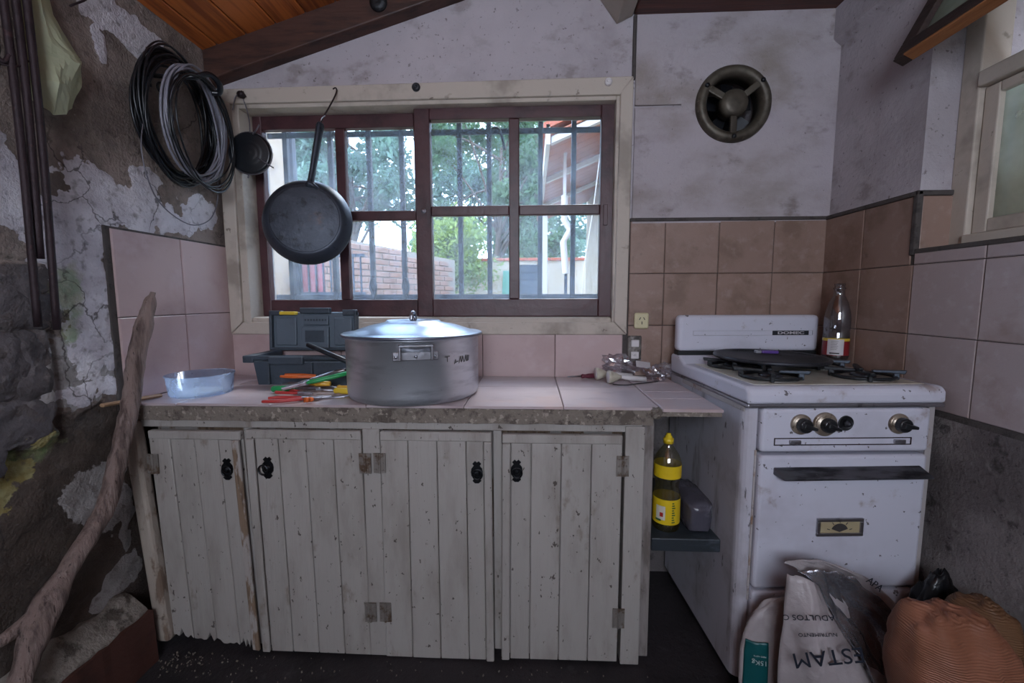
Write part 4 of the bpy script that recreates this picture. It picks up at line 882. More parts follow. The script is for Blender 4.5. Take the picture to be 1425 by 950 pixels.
# ------------------------------------------------------------------ on the gap shelf
oi_ = wthing('oil_bottle', 'clear cooking oil bottle with yellow labels and yellow cap', 'bottle', (.450, 1.392, .430))
Mo = T((.450, 1.392, .4305))
prof = [(.032, 0), (.041, .006), (.043, .018), (.043, .120), (.040, .130), (.0365, .145), (.0365, .158), (.041, .172), (.043, .180), (.043, .228), (.041, .238), (.034, .256), (.022, .274), (.0145, .284), (.0145, .296)]
MB().lathe(prof, 36, Mo, close=False).build('body', 'oil_plastic', oi_, smooth=True, solid=.001)
MB().lathe([(.038, .004), (.0405, .018), (.0405, .026), (0, .027)], 30, Mo).build('oil', 'oil_liquid', oi_, smooth=True)
MB().lathe([(.0437, .030), (.0437, .114)], 36, Mo, close=False).build('lower_label', 'label_yellow', oi_, smooth=True)
MB().lathe([(.0437, .184), (.0437, .226)], 36, Mo, close=False).build('upper_label', 'label_yellow', oi_, smooth=True)
MB().lathe([(.0165, .292), (.0165, .308), (.012, .309), (.011, .316), (.0075, .318), (.0075, .324), (0, .325)], 20, Mo).build('cap', 'cap_yellow', oi_, smooth=True)
fa = math.atan2(-1.392, -.45)
mb = MB(); arc(mb, Mo, .0441, fa-.75, fa-.05, .045, .092); mb.build('label_picture', 'sunflower_white', oi_, smooth=True)
mb = MB(); arc(mb, Mo, .0443, fa-.45, fa-.2, .056, .070); mb.build('label_flower', 'red_print', oi_, smooth=True)
mb = MB(); arc(mb, Mo, .0443, fa-.80, fa-.35, .040, .047)
for k in range(9): arc(mb, Mo, .0443, fa+.42, fa+.68-.05*(k % 3), .038+k*.008, .042+k*.008)
mb.build('label_print', 'green_print', oi_, smooth=True)
pk = MB(); nn_ = 12
def lump(mb, c, h, n1=20, n2=14, p=3.0, amp=.06, sc=9, seed=0):
    vs = []; fs = []
    for i in range(n2+1):
        t = -math.pi/2+math.pi*i/n2
        for j in range(n1):
            a = 2*math.pi*j/n1
            def sp(v): return math.copysign(abs(v)**(2/p), v)
            d = Vector((sp(math.cos(t))*sp(math.cos(a)), sp(math.cos(t))*sp(math.sin(a)), sp(math.sin(t))))
            k = 1+amp*noise.fractal(d*sc*.3+Vector((seed, seed, 0)), 1, 2, 4)
            vs.append((c[0]+d.x*h[0]*k, c[1]+d.y*h[1]*k, c[2]+d.z*h[2]*(k if d.z > -.6 else 1)))
    for i in range(n2):
        for j in range(n1): fs.append((i*n1+j, i*n1+(j+1) % n1, (i+1)*n1+(j+1) % n1, (i+1)*n1+j))
    mb.add(vs, fs)
ck = MB(); lump(ck, (.380, 1.298, .846), (.017, .012, .018), 14, 10, 2.5, .35, 14, 7); ck.build('broken_corner', 'concrete', ct)
lump(pk, (.548, 1.452, .485), (.042, .11, .056), 28, 20, 4.5, .10, 12, 2); tag(pk.build('wrapped_package', 'package_film', smooth=True), 'grey film-wrapped package lying on the slate shelf', 'package')

# ------------------------------------------------------------------ aluminium stockpot
PX, PY = -.415, 1.492
pt = wthing('stockpot', 'large dented aluminium stockpot standing on the worktop edge', 'pot', (PX, PY, .863))
Mp = T((PX, PY, .8628))
MB().lathe([(.206, 0), (.218, .003), (.224, .012), (.226, .03), (.227, .20), (.234, .203), (.235, .207), (.230, .209), (.222, .207), (.221, .03), (.2, .006), (0, .006)], 80, Mp).build('body', 'aluminium', pt, smooth=True)
def pothandle(a):
    M_ = Mp @ Matrix.Rotation(a, 4, 'Z') @ T((.227, 0, .160)) @ Matrix(((0, 0, 1, 0), (1, 0, 0, 0), (0, 1, 0, 0), (0, 0, 0, 1)))   # local x tangent, y up, z out
    h = MB(); h.bx(-.068, .068, -.014, .012, -.006, .003, M_)
    h.hexa([M_ @ Vector(p) for p in ((-.050, .010, .001), (-.044, .010, .001), (-.050, .014, .001), (-.044, .014, .001), (-.050, -.004, .034), (-.044, -.004, .034), (-.050, .034, .040), (-.044, .034, .040))])
    h.bx(-.050, -.043, -.010, .034, .0, .042, M_); h.bx(.043, .050, -.010, .034, .0, .042, M_); h.bx(-.050, .050, .030, .036, .006, .044, M_)
    o = h.build('handle', 'chrome_dull', pt, bevel=.002)
    r = MB()
    for x in (-.058, 0, .058): r.lathe([(.0055, .003), (.005, .006), (.002, .0075)], 12, M_ @ T((x, -.002, 0)))
    r.build('rivet', 'steel', o, smooth=True)
pothandle(math.atan2(-PY, -PX)+.02); pothandle(math.atan2(-PY, -PX)+.02+math.pi)
sc_ = MB(); a0 = math.atan2(-PY, -PX)
for (da, z0, da2, z1) in ((.42, .150, .50, .152), (.46, .150, .46, .135), (.58, .128, .64, .133), (.60, .140, .58, .125), (.66, .126, .69, .148), (.69, .148, .71, .128), (.71, .128, .74, .148), (.74, .148, .76, .127), (.78, .128, .81, .149), (.81, .149, .83, .128), (.84, .128, .85, .148), (.87, .129, .88, .147)):
    sc_.tube([Mp @ Vector((.2272*math.cos(a0+a), .2272*math.sin(a0+a), z)) for a, z in ((da, z0), ((da+da2)/2, (z0+z1)/2), (da2, z1))], .0011, 5)
sc_.build('scratched_writing', 'ink', pt)
lid = MB().lathe([(.236, .206), (.241, .210), (.241, .214), (.236, .217), (.215, .217), (.205, .222), (.150, .240), (.096, .252), (.090, .258), (.084, .256), (.03, .256), (0, .256)], 80, Mp).build('lid', 'aluminium_lid', pt, smooth=True)
kn = MB(); kn.tube([Mp @ Vector((0, .0, .256)), Mp @ Vector((0, 0, .270))], [.012, .006], 12)
kn.tube(bez([Mp @ Vector(p) for p in ((-.003, -.016, .258), (-.002, -.012, .276), (0, 0, .285), (.002, .012, .276), (.003, .016, .258))], 5), .0065, 8); kn.build('lid_knob', 'steel', lid, smooth=True)

# ------------------------------------------------------------------ plastic bowl, stick
bw = wthing('plastic_bowl', 'translucent blue plastic bowl holding a disc of dried residue', 'bowl', (-1.172, 1.452, .863))
Mb = T((-1.172, 1.452, .8630))
MB().lathe([(0, 0), (.090, 0), (.095, .004), (.101, .066), (.104, .068), (.104, .071), (.098, .071), (.091, .006), (0, .004)], 48, Mb).build('shell', 'bowl_plastic', bw, smooth=True)
mat('residue', '#a9a6a0', .8, layers=[L('#5d554a', 20, .56, .66, .9, 5)]); MB().lathe([(.068, .0042), (.070, .010), (.060, .012), (0, .013)], 32, Mb).build('residue_disc', 'residue', bw, smooth=True)
stk = MB(); stk.tube(bez([(-1.297, 1.215, .876), (-1.276, 1.33, .8715), (-1.266, 1.385, .8690)], 5), [.011]*11, 6, flat=.55); tag(stk.build('wooden_stick', 'raw_stick'), 'short pale wooden stick sticking out over the worktop edge', 'stick')

# ------------------------------------------------------------------ toolbox
tb = wthing('toolbox', 'open dark grey plastic toolbox with upright lid behind the tools', 'toolbox', (-.89, 1.69, .863))
def shellbox(mb, x0, x1, y0, y1, z0, z1, tp, th):
    # open-topped tapered tray
    def ring(e, z, k): return [(x0+e-tp*k, y0+e-tp*k*.4, z), (x1-e+tp*k, y0+e-tp*k*.4, z), (x1-e+tp*k, y1-e+tp*k*.4, z), (x0+e-tp*k, y1-e+tp*k*.4, z)]
    vs = ring(0, z0, 0)+ring(0, z1, 1)+ring(th, z1, 1)+ring(th, z0+th, 0)
    fs = [(3, 2, 1, 0)]
    for l in (0, 4, 8):
        for k in range(4): fs.append((l+k, l+(k+1) % 4, l+4+(k+1) % 4, l+4+k))
    fs.append((12, 13, 14, 15)); mb.add(vs, fs)
tm = MB(); shellbox(tm, -1.062, -.700, 1.600, 1.785, .8632, .955, .012, .005); tray = tm.build('tray', 'toolbox_plastic', tb, bevel=.002)
rm = MB()
rm.hexa([(-1.100, 1.590, .962), (-.668, 1.590, .962), (-1.100, 1.60, .962), (-.668, 1.60, .962), (-1.112, 1.588, .978), (-.656, 1.588, .978), (-1.112, 1.60, .978), (-.656, 1.60, .978)])
rm.bx(-1.112, -1.07, 1.588, 1.79, .950, .978); rm.bx(-.70, -.656, 1.588, 1.79, .950, .978)
rm.build('rim', 'toolbox_plastic', tb, bevel=.004)
MB().bx(-1.006, -.90+.03, 1.580, 1.597, .945, .975).build('front_grip', 'toolbox_plastic', tb, bevel=.005)
for x in (-1.012, -.842): MB().bx(x-.004, x+.004, 1.588, 1.602, .865, .952).build('rib', 'toolbox_plastic', tb, bevel=.002)
Ml = T((-.932, 1.790, .975)) @ nrot(-.06)
ld = MB(); ld.bx(-.19, .19, .006, .024, 0, .165, Ml); lido = ld.build('lid', 'toolbox_lid', tb, bevel=.012)
fr = MB()
for (a, b, c, d) in ((-.19, .19, 0, .012), (-.19, -.178, 0, .168), (.178, .19, 0, .168), (-.19, -.135, .150, .170), (-.055, .075, .158, .182), (.13, .19, .150, .174)): fr.bx(a, b, -.012, .010, c, d, Ml)
fr.build('lid_rim', 'toolbox_plastic', lido, bevel=.003)
for (a, b, c, d, e) in ((-.165, -.075, .022, .140, -.004), (.09, .168, .022, .140, -.004), (-.052, .068, .010, .102, -.008), (-.042, .066, .108, .150, -.006)): MB().bx(a, b, e, .008, c, d, Ml).build('organiser_cover', 'toolbox_lid', lido, bevel=.004)
MB().bx(-.034, .050, -.0095, -.006, .036, .086, Ml).build('recess_shade_panel', 'toolbox_plastic', lido, bevel=.002)  # raised panel in darker plastic, coloured for the shade of a label recess
for k in range(8): MB().bx(-.036+k*.0125, -.028+k*.0125, -.0075, -.005, .126, .134, Ml).build('vent_shade_chip', 'toolbox_plastic', lido)  # raised chips, coloured darker for the shade inside vent holes
mb = MB(); mb.bx(-.142, -.072, -.016, .010, .152, .166, Ml); mb.build('latch', 'yellow_plastic', lido, bevel=.003)

# ------------------------------------------------------------------ hand tools in a heap
def tool_M(x, y, z, az, tilt=0): return T((x, y, z)) @ Matrix.Rotation(az, 4, 'Z') @ Matrix.Rotation(-tilt, 4, 'Y')
def pliers(label, x, y, z, az, grip, length=.17, tilt=0, op=.012, head='steel', g2=None, k=1.0):
    t = wthing('pliers', label, 'pliers', (x, y, z), 'hand tools heaped on the worktop'); M_ = tool_M(x, y, z, az, tilt) @ Matrix.Scale(k, 4)
    for s in (-1, 1):
        h = MB(); h.hexa([M_ @ Vector(p) for p in ((.0, s*.001, -.004), (.052, s*.0005, -.003), (.0, s*.014, -.004), (.052, s*.004, -.003), (.0, s*.001, .004), (.052, s*.0005, .003), (.0, s*.014, .004), (.052, s*.004, .003))])
        h.build('jaw', head, t, bevel=.001)
        g = MB(); pts = bez([M_ @ Vector(p) for p in ((.004, s*.004, 0), (-.03, s*(.010+op*.5), 0), (-.075, s*(.016+op), 0), (-length+.05, s*(.012+op), 0))], 5)
        g.tube(pts, [k*q for q in (.0045, .005, .006, .0068, .007, .007, .007, .007, .0072, .0074, .0074, .0072, .007, .0068, .0065, .006)][:len(pts)], 8, flat=.8); g.build('grip', g2 if (g2 and s > 0) else grip, t, smooth=True)
    MB().lathe([(.011, -.0055), (.011, .0055)], 16, M_).build('pivot', head, t, bevel=.001)
def driver(label, x, y, z, az, grip, gl=.085, sl=.09, r=.011, tilt=0, group='hand tools heaped on the worktop'):
    t = wthing('screwdriver', label, 'screwdriver', (x, y, z), group); M_ = tool_M(x, y, z, az, tilt) @ Matrix.Rotation(math.pi/2, 4, 'Y')
    MB().lathe([(r*.6, -gl), (r, -gl+.006), (r, -.03), (r*.75, -.018), (r*.95, -.006), (r*.5, 0)], 10, M_).build('handle', grip, t, smooth=True)
    MB().lathe([(.003, 0), (.003, sl-.01), (.0035, sl-.006), (.001, sl)], 8, M_).build('shaft', 'steel', t, smooth=True)
pliers('red-handled pliers at the front of the tool heap', -.742, 1.350, .8705, .20, 'red_grip', .17)
pliers('red pliers lying under the crimping pliers', -.80, 1.43, .8715, -.30, 'red_grip', .14, 0, .008)
pliers('large steel crimping pliers with one green grip on top of the heap', -.800, 1.462, .900, math.pi+.645, 'chrome_dull', .155, -.19, .010, 'steel', 'green_grip', 1.45)
pliers('orange-handled pliers leaning on the toolbox front', -.80, 1.560, .905, .12, 'orange_grip', .18, -.04, .006, 'dark_plastic')
driver('green-handled screwdriver half hidden under steel pliers', -.845, 1.475, .876, .15, 'green_grip', .08, .09)
driver('amber-handled screwdriver touching the stockpot', -.700, 1.50, .876, 2.7, 'amber_grip', .07, .08)
driver('yellow and black screwdriver beside the stockpot', -.690, 1.45, .8755, 2.95, 'yellow_plastic', .07, .08)
driver('clear-handled tester screwdriver with orange end cap', -.700, 1.328, .8735, .45, 'orange_grip', .016, .10, .0085)
tw = wthing('scraper', 'grey steel scraper blade lying behind the pliers', 'scraper', (-.86, 1.53, .88)); Mt = tool_M(-.83, 1.515, .885, -.1)
MB().bx(-.08, .02, -.02, .02, 0, .0025, Mt).build('blade', 'steel', tw); MB().lathe([(.008, 0), (.011, .03), (.009, .08)], 10, Mt @ T((.02, 0, .003)) @ Matrix.Rotation(math.pi/2, 4, 'Y')).build('handle', 'amber_grip', tw, smooth=True)
hm = MB(); hm.tube([(-.872, 1.628, 1.018), (-.769, 1.594, .985), (-.642, 1.552, .944)], [.009, .0095, .0095], 10); tag(hm.build('tool_handle', 'dark_plastic', smooth=True), 'dark round tool handle propped across the toolbox rim', 'handle')
driver('thin wire stripper rod of bare steel', -.668, 1.385, .869, .35, 'steel', .05, .07, .005)

# ------------------------------------------------------------------ right end of the worktop
driver('maroon-handled screwdriver lying alone on the worktop', .205, 1.765, .874, math.pi+.25, 'maroon_grip', .075, .06, .010, 0, None)
def scoop(label, x, y, az):
    t = wthing('shower_head', label, 'hand shower', (x, y, .863), 'hand sprays beside the crumpled bag'); M_ = tool_M(x, y, .888, az)
    MB().lathe([(.030, 0), (.031, .004), (.030, .010), (.020, .032), (.010, .046), (.008, .052), (0, .052)], 26, M_ @ Matrix.Rotation(math.pi/2, 4, 'Y'), sx=.82).build('head', 'hand_lens_frame', t, smooth=True)
    MB().tube([M_ @ Vector(p) for p in ((.048, 0, -.001), (.085, 0, -.005), (.150, .0, -.011))], [.007, .0105, .0105], 12).build('handle', 'white_plastic', t, smooth=True)
    MB().lathe([(.026, -.0006), (.025, -.0012), (0, -.0012)], 24, M_ @ Matrix.Rotation(math.pi/2, 4, 'Y'), sx=.82).build('face_plate', 'white_plastic', t, smooth=True)
scoop('cream plastic hand spray with round face', .262, 1.745, .08); scoop('ivory plastic hand spray lying in front of its twin', .300, 1.675, .10)
tag(MB().tube(bez([(.312, 1.642, .866), (.36, 1.63, .8655), (.42, 1.665, .8655), (.50, 1.70, .8665)], 6), .002, 6).build('thin_cable', 'cable_black', smooth=True), 'thin dark cable trailing beside the ivory hand spray', 'cable')
def crumple(label, c, h, seed, m_='clear_plastic'):
    mb = MB(); n1, n2 = 26, 16; vs = []; fs = []
    for i in range(n2+1):
        t = math.pi*i/n2
        for j in range(n1):
            a = 2*math.pi*j/n1; d = Vector((math.sin(t)*math.cos(a), math.sin(t)*math.sin(a), math.cos(t)))
            k = 1+.55*noise.fractal(d*1.7+Vector((seed*3.1, 0, seed)), .8, 2.2, 5)
            p = Vector((c[0]+d.x*h[0]*k, c[1]+d.y*h[1]*k, c[2]+d.z*h[2]*k)); p.z = max(p.z, .8635); p.y = min(p.y, YB-.016); vs.append(p)
    for i in range(n2):
        for j in range(n1): fs.append((i*n1+j, i*n1+(j+1) % n1, (i+1)*n1+(j+1) % n1, (i+1)*n1+j))
    mb.add(vs, fs); return tag(mb.build('plastic_bag', m_), label, 'plastic bag')
crumple('clear crumpled plastic bag against the wall below the switch', (.375, 1.800, .906), (.078, .026, .045), 1)
crumple('clear crumpled plastic bag touching the stove side', (.512, 1.745, .895), (.046, .042, .036), 4)
tag(MB().hexa([(.425, 1.742, .918), (.482, 1.742, .912), (.430, 1.775, .938), (.487, 1.775, .930), (.425, 1.741, .919), (.482, 1.741, .913), (.430, 1.774, .939), (.487, 1.774, .931)]).build('paper_slip', 'label_white'), 'small pale paper slip on the crumpled plastic bags', 'paper')

# ------------------------------------------------------------------ switch and socket
so = wthing('wall_socket', 'old ivory wall socket on the brown tiles beside the window', 'socket', (.458, YB-.01, 1.10))
MB().bx(.428, .488, YB-.026, YB-.009, 1.067, 1.134).build('plate', 'ivory_plastic', so, bevel=.010, seg=3)
MB().bx(.444, .474, YB-.0275, YB-.025, 1.098, 1.120).build('insert', 'ivory_plastic', so, bevel=.001)
for (x, r) in ((.450, .5), (.467, -.5)): MB().bx(-.0015, .0015, -.0285, -.026, -.006, .006, T((x, YB, 1.110)) @ nrot(0, r)).build('slot', 'ink', so)
MB().bx(.4570, .4600, YB-.0285, YB-.026, 1.086, 1.098).build('slot', 'ink', so)
mat('switch_dirty', '#6b645e', .6, layers=[L('#2b2725', 20, .42, .6, .9, 7), L('#b8b2ae', 9, .6, .7, .6)], bump=(40, .4))
sw = wthing('light_switch', 'grimy double light switch plate under the ivory socket', 'switch', (.43, YB-.01, .98))
MB().bx(.404, .462, YB-.020, YB-.009, .930, 1.038).build('plate', 'switch_dirty', sw, bevel=.006)
for z in (.995, .945): MB().bx(.418, .450, YB-.027, YB-.018, z-.004, z+.026).build('rocker', 'white_plastic', sw, bevel=.003)

# ------------------------------------------------------------------ extractor fan
fn = wthing('extractor_fan', 'round greasy metal extractor fan set in the wall', 'fan', (FX, YB, FZ))
Mf = T((FX, YB-.008, FZ)) @ nrot(math.pi/2)
MB().lathe([(.146, -.01), (.147, .008), (.140, .022), (.126, .028), (.112, .022), (.104, .008), (.104, -.05), (.110, -.05)], 64, Mf, close=False).build('ring', 'fan_metal', fn, smooth=True)
MB().lathe([(.052, -.03), (.054, .012), (.049, .026), (.030, .032), (0, .033)], 40, Mf).build('motor_hub', 'fan_metal', fn, smooth=True)
for a in (math.radians(38), math.radians(150), math.radians(270)):
    M_ = Mf @ Matrix.Rotation(a, 4, 'Z'); MB().bx(.048, .125, -.013, .013, .004, .022, M_).build('strut', 'fan_metal', fn, bevel=.004)
    MB().lathe([(.009, .020), (.009, .030), (.004, .034), (0, .034)], 14, M_ @ T((.128, 0, 0))).build('bolt', 'fan_dark', fn, smooth=True)
for k in range(5):
    M_ = Mf @ T((0, 0, -.05)) @ Matrix.Rotation(k*2*math.pi/5+.4, 4, 'Z') @ Matrix.Rotation(.5, 4, 'X')
    MB().prism([(.03, -.016), (.098, -.040), (.101, .0), (.096, .032), (.03, .016)], M_, -.001, .001).build('blade', 'fan_dark', fn)
hd_ = MB(); hd_.lathe([(.116, -.19), (.116, -.205), (0, -.21)], 40, Mf); hd_.build('back_cowl', 'fan_dark', fn, smooth=True)

# ------------------------------------------------------------------ hanging things
fp = wthing('frying_pan', 'blackened iron frying pan hung by a hook in front of the window', 'pan', (-.89, 1.70, 1.355))
Mfp = T((-.890, 1.690, 1.506)) @ nrot(math.pi/2-.10, 0, .25)     # local z out of the pan bottom towards the room
MB().lathe([(0, .004), (.132, .004), (.142, .000), (.157, -.016), (.168, -.038), (.171, -.044), (.168, -.046), (.154, -.022), (.140, -.006), (0, -.003)], 72, Mfp).build('bowl', 'pan_black', fp, smooth=True)
MB().lathe([(.131, .0035), (.127, .0050), (0, .0050)], 64, Mfp).build('base_disc', 'pan_base', fp, smooth=True)
Hb = Vector((-.874, 1.715, 1.652)); Ht = Vector((-.836, 1.742, 1.885))
hn = MB(); hn.tube([Hb+Vector((-.004, 0, -.02)), Hb, Hb.lerp(Ht, .25), Hb.lerp(Ht, .6), Ht.lerp(Hb, .03), Ht], [.022, .016, .015, .017, .019, .016], 14, flat=.75); hno = hn.build('handle', 'pan_black', fp, smooth=True)
MB().tube([Hb+Vector((-.035, 0, -.022)), Hb+Vector((-.002, -.006, -.002)), Hb+Vector((.03, 0, -.026))], [.008, .014, .008], 8).build('bracket', 'pan_black', fp, smooth=True)
MB().tube(bez([Ht, Ht+Vector((.006, 0, .02)), Ht+Vector((.020, 0, .03))], 4), .0022, 6).build('hanging_loop', 'steel', fp, smooth=True)
hk = MB(); hk.tube(bez([(-.838, 1.742, 1.872), (-.830, 1.744, 1.90), (-.800, 1.778, 1.985), (-.792, 1.800, 2.030), (-.800, 1.812, 2.050), (-.812, 1.812, 2.046)], 7), .003, 8); tag(hk.build('wire_hook', 'rust_iron', smooth=True), 'bent iron wire hook carrying the frying pan', 'hook')

sp = wthing('ribbed_disc', 'small dark ribbed disc hung by wire on the window casing', 'disc', (-1.165, 1.785, 1.70))
Ms = T((-1.160, 1.785, 1.793)) @ nrot(math.pi/2, 0, .15)
MB().lathe([(.078, -.012), (.083, -.006), (.082, .0), (.074, .004), (.066, .001), (.060, .005), (.052, .001), (.046, .006), (.036, .002), (.028, .007), (.014, .003), (0, .008)], 44, Ms).build('disc', 'cable_black', sp, smooth=True)
MB().tube([Ms @ Vector((.085*math.cos(a), .085*math.sin(a), -.008)) for a in [2*math.pi*k/36 for k in range(36)]], .0025, 6, closed=True).build('rim_wire', 'wire_grey', sp, smooth=True)
for pts in (((.02, .07, .006), (.04, .09, .014), (.052, .105, .02)), ((.03, -.02, .006), (.07, -.045, .012), (.098, -.062, .018)), ((-.01, -.085, -.004), (-.012, -.10, 0))): MB().tube([Ms @ Vector(p) for p in pts], .003, 6).build('wire_end', 'wire_grey', sp, smooth=True)
wr = MB(); wr.tube(bez([(-1.152, 1.783, 1.872), (-1.165, 1.80, 1.94), (-1.195, 1.809, 2.028), (-1.215, 1.80, 2.02), (-1.235, 1.806, 1.97)], 6), .0022, 6); wr.build('hanging_wire', 'wire_grey', sp, smooth=True)
nb = MB(); lump(nb, (-1.190, 1.800, 2.028), (.016, .014, .014), 14, 10, 2, .4, 12, 3); tag(nb.build('cord_knot', 'rust_iron', smooth=True), 'rusty nail head with a knot of cord on the casing', 'nail')

# cable coils on the left wall
def coil(name, label, cy, cz, ry, rz, turns, m_, r, x0, dx, jit, seed, tiltz=0, par=None, part=None):
    rnd = random.Random(seed); pts = []; n = 40
    ph = [rnd.uniform(0, 6.28) for _ in range(turns+1)]; am = [rnd.uniform(.2, 1)*jit for _ in range(turns+1)]; of = [(rnd.gauss(0, jit*.5), rnd.gauss(0, jit*.5), rnd.uniform(0, 1)) for _ in range(turns+2)]
    for k in range(turns*n):
        i = k//n; f = (k % n)/n; a = 2*math.pi*f+math.pi/2; s = f*f*(3-2*f)
        oy = of[i][0]*(1-s)+of[i+1][0]*s; oz = of[i][1]*(1-s)+of[i+1][1]*s; ox = of[i][2]*(1-s)+of[i+1][2]*s
        w = 1+am[i]/ry*math.sin(2*a+ph[i])*math.sin(math.pi*f)
        y = ry*w*math.cos(a)+oy; z = rz*w*math.sin(a)+oz
        z -= .35*max(0, 0); y, z = y*math.cos(tiltz)-z*math.sin(tiltz), y*math.sin(tiltz)+z*math.cos(tiltz)
        pts.append((x0+dx*ox+.012*math.sin(a), cy+y, cz+z))
    mb = MB(); mb.tube(pts, r, 6)
    return mb, pts
mb, _ = coil('', '', 1.585, 1.842, .155, .205, 17, 'cable_black', .0042, -1.304, .040, .024, 4, .18)
cbk = tag(mb.build('cable_coil', 'cable_black', smooth=True), 'thick coil of black electric cable hung on the peeling wall', 'cable')
mb, _ = coil('', '', 1.610, 1.835, .135, .188, 11, 'cable_grey', .0042, -1.253, .026, .020, 9, .20)
cgk = tag(mb.build('cable_coil', 'cable_grey', smooth=True), 'coil of grey cable hung inside the black cable coil', 'cable')
mb, _ = coil('', '', 1.600, 1.80, .150, .190, 5, 'cable_grey', .0030, -1.216, .018, .022, 21, .25)
tag(mb.build('cable_coil', 'cable_black', smooth=True), 'few loose turns of thin black wire over the cable coils', 'cable')
tag(MB().tube(bez([(-1.285, 1.44, 1.82), (-1.29, 1.42, 1.68), (-1.295, 1.47, 1.54), (-1.297, 1.60, 1.478), (-1.297, 1.71, 1.51), (-1.292, 1.76, 1.60), (-1.282, 1.755, 1.72)], 8), .0022, 6).build('loose_wire', 'wire_grey', smooth=True), 'thin grey wire loop drooping below the cable coils', 'wire')
tag(MB().tube(bez([(-1.27, 1.455, 1.90), (-1.28, 1.45, 2.0), (-1.285, 1.53, 2.085), (-1.285, 1.63, 2.07), (-1.275, 1.68, 1.99), (-1.265, 1.66, 1.93)], 7), .003, 6).build('loose_wire', 'cable_black', smooth=True), 'thin black wire loop rising above the cable coils', 'wire')
hkm = MB(); hkm.tube(bez([(-1.330, 1.53, 1.975), (-1.27, 1.54, 1.972), (-1.21, 1.57, 1.985), (-1.175, 1.60, 2.008), (-1.160, 1.63, 1.990), (-1.172, 1.645, 1.965), (-1.195, 1.635, 1.960)], 7), [.008]*8+[.010]*35, 10)
tag(hkm.build('wall_hook', 'cable_black', smooth=True), 'black tape-wrapped wall hook curling out through the coils', 'hook')
for k, (y, z) in enumerate(((1.53, 1.93), (1.54, 1.885), (1.55, 1.845))):
    MB().tube([(-1.296, y+.018*math.cos(a), z+.018*math.sin(a)) for a in [2*math.pi*q/16 for q in range(16)]], .0045, 6, closed=True).build('curl', 'cable_black', cbk, smooth=True)

# iron rods and hooks near the left edge
rg = 'iron rods hung on the left wall'
for (a, b, lab) in (((-1.270, 1.050, 2.12), (-1.272, 1.050, 1.125), 'long rusty iron rod nearest the iron hook'), ((-1.262, 1.0695, 2.12), (-1.268, 1.0690, 1.30), 'shorter rusty iron rod between two long ones'), ((-1.255, 1.090, 2.12), (-1.266, 1.088, 1.115), 'long rusty iron rod beside the pale plastic bag')):
    mid = (Vector(a)+Vector(b))/2+Vector((.004, .004, 0))
    tag(MB().tube(bez([a, mid, b], 8), .0084, 8).build('iron_rod', 'rust_iron', smooth=True), lab, 'rod', rg)
hkk = MB(); hkk.tube(bez([(-1.31, 1.035, 2.12), (-1.285, 1.040, 1.90), (-1.28, 1.038, 1.80), (-1.275, 1.030, 1.775), (-1.27, 1.040, 1.765), (-1.266, 1.050, 1.785)], 7), .0055, 7)
tag(hkk.build('iron_hook', 'rust_iron', smooth=True), 'bent iron hook hanging beside the rusty rods', 'hook')
tag(MB().tube(bez([(-1.31, 1.00, 1.785), (-1.28, 1.03, 1.76), (-1.262, 1.06, 1.765), (-1.262, 1.085, 1.79)], 6), .003, 6).build('binding_wire', 'rust_iron', smooth=True), 'curved wire tying the rusty rods together', 'wire')
tag(MB().tube([(-1.29, 1.045, 1.765), (-1.305, 1.02, 1.60), (-1.31, .99, 1.50)], .0035, 6).build('thin_rod', 'rust_iron', smooth=True), 'thin rusty wire slanting down from the iron hook', 'wire')
tag(MB().tube(bez([(-1.30, 1.285, 2.16), (-1.30, 1.30, 2.085), (-1.305, 1.245, 2.02)], 5), .003, 6).build('bent_nail', 'rust_iron', smooth=True), 'bent wire sticking out above the pale plastic bag', 'wire')
# pale plastic bag hanging on the wall
def sheet(mb, rows, bulge, seed, n=18, amp=.006):
    """rows: list of polylines (equal length) from top to bottom"""
    R_ = [bez(r, n//(len(r)-1)) for r in rows]; k = len(R_[0]); cols = [bez([r[i] for r in R_], 6) for i in range(k)]; m_ = len(cols[0])
    vs = []
    for j in range(m_):
        for i in range(k):
            p = cols[i][j]; u = i/(k-1); v = j/(m_-1)
            f = noise.fractal(Vector((u*4+seed, v*2.2, seed*.7)), .8, 2, 4)
            vs.append(p+Vector(bulge)*(math.sin(math.pi*u)*math.sin(math.pi*min(1, v*.8+.2)))+Vector(bulge).normalized()*amp*f*2)
    fs = [(j*k+i, j*k+i+1, (j+1)*k+i+1, (j+1)*k+i) for j in range(m_-1) for i in range(k-1)]
    return mb.add(vs, fs)
pb = MB()
rows = [[(-1.305, 1.118, 2.12), (-1.285, 1.135, 2.12), (-1.295, 1.155, 2.12), (-1.305, 1.178, 2.12)],
        [(-1.305, 1.105, 1.96), (-1.272, 1.135, 1.955), (-1.285, 1.165, 1.955), (-1.305, 1.200, 1.965)],
        [(-1.303, 1.100, 1.855), (-1.262, 1.150, 1.870), (-1.270, 1.195, 1.878), (-1.300, 1.252, 1.885)],
        [(-1.300, 1.100, 1.825), (-1.272, 1.150, 1.835), (-1.255, 1.215, 1.850), (-1.296, 1.250, 1.870)],
        [(-1.300, 1.104, 1.760), (-1.258, 1.150, 1.770), (-1.275, 1.190, 1.780), (-1.296, 1.240, 1.800)],
        [(-1.302, 1.112, 1.712), (-1.285, 1.155, 1.690), (-1.290, 1.190, 1.705), (-1.302, 1.222, 1.735)]]
vs = []; NR, NC = 5, 5
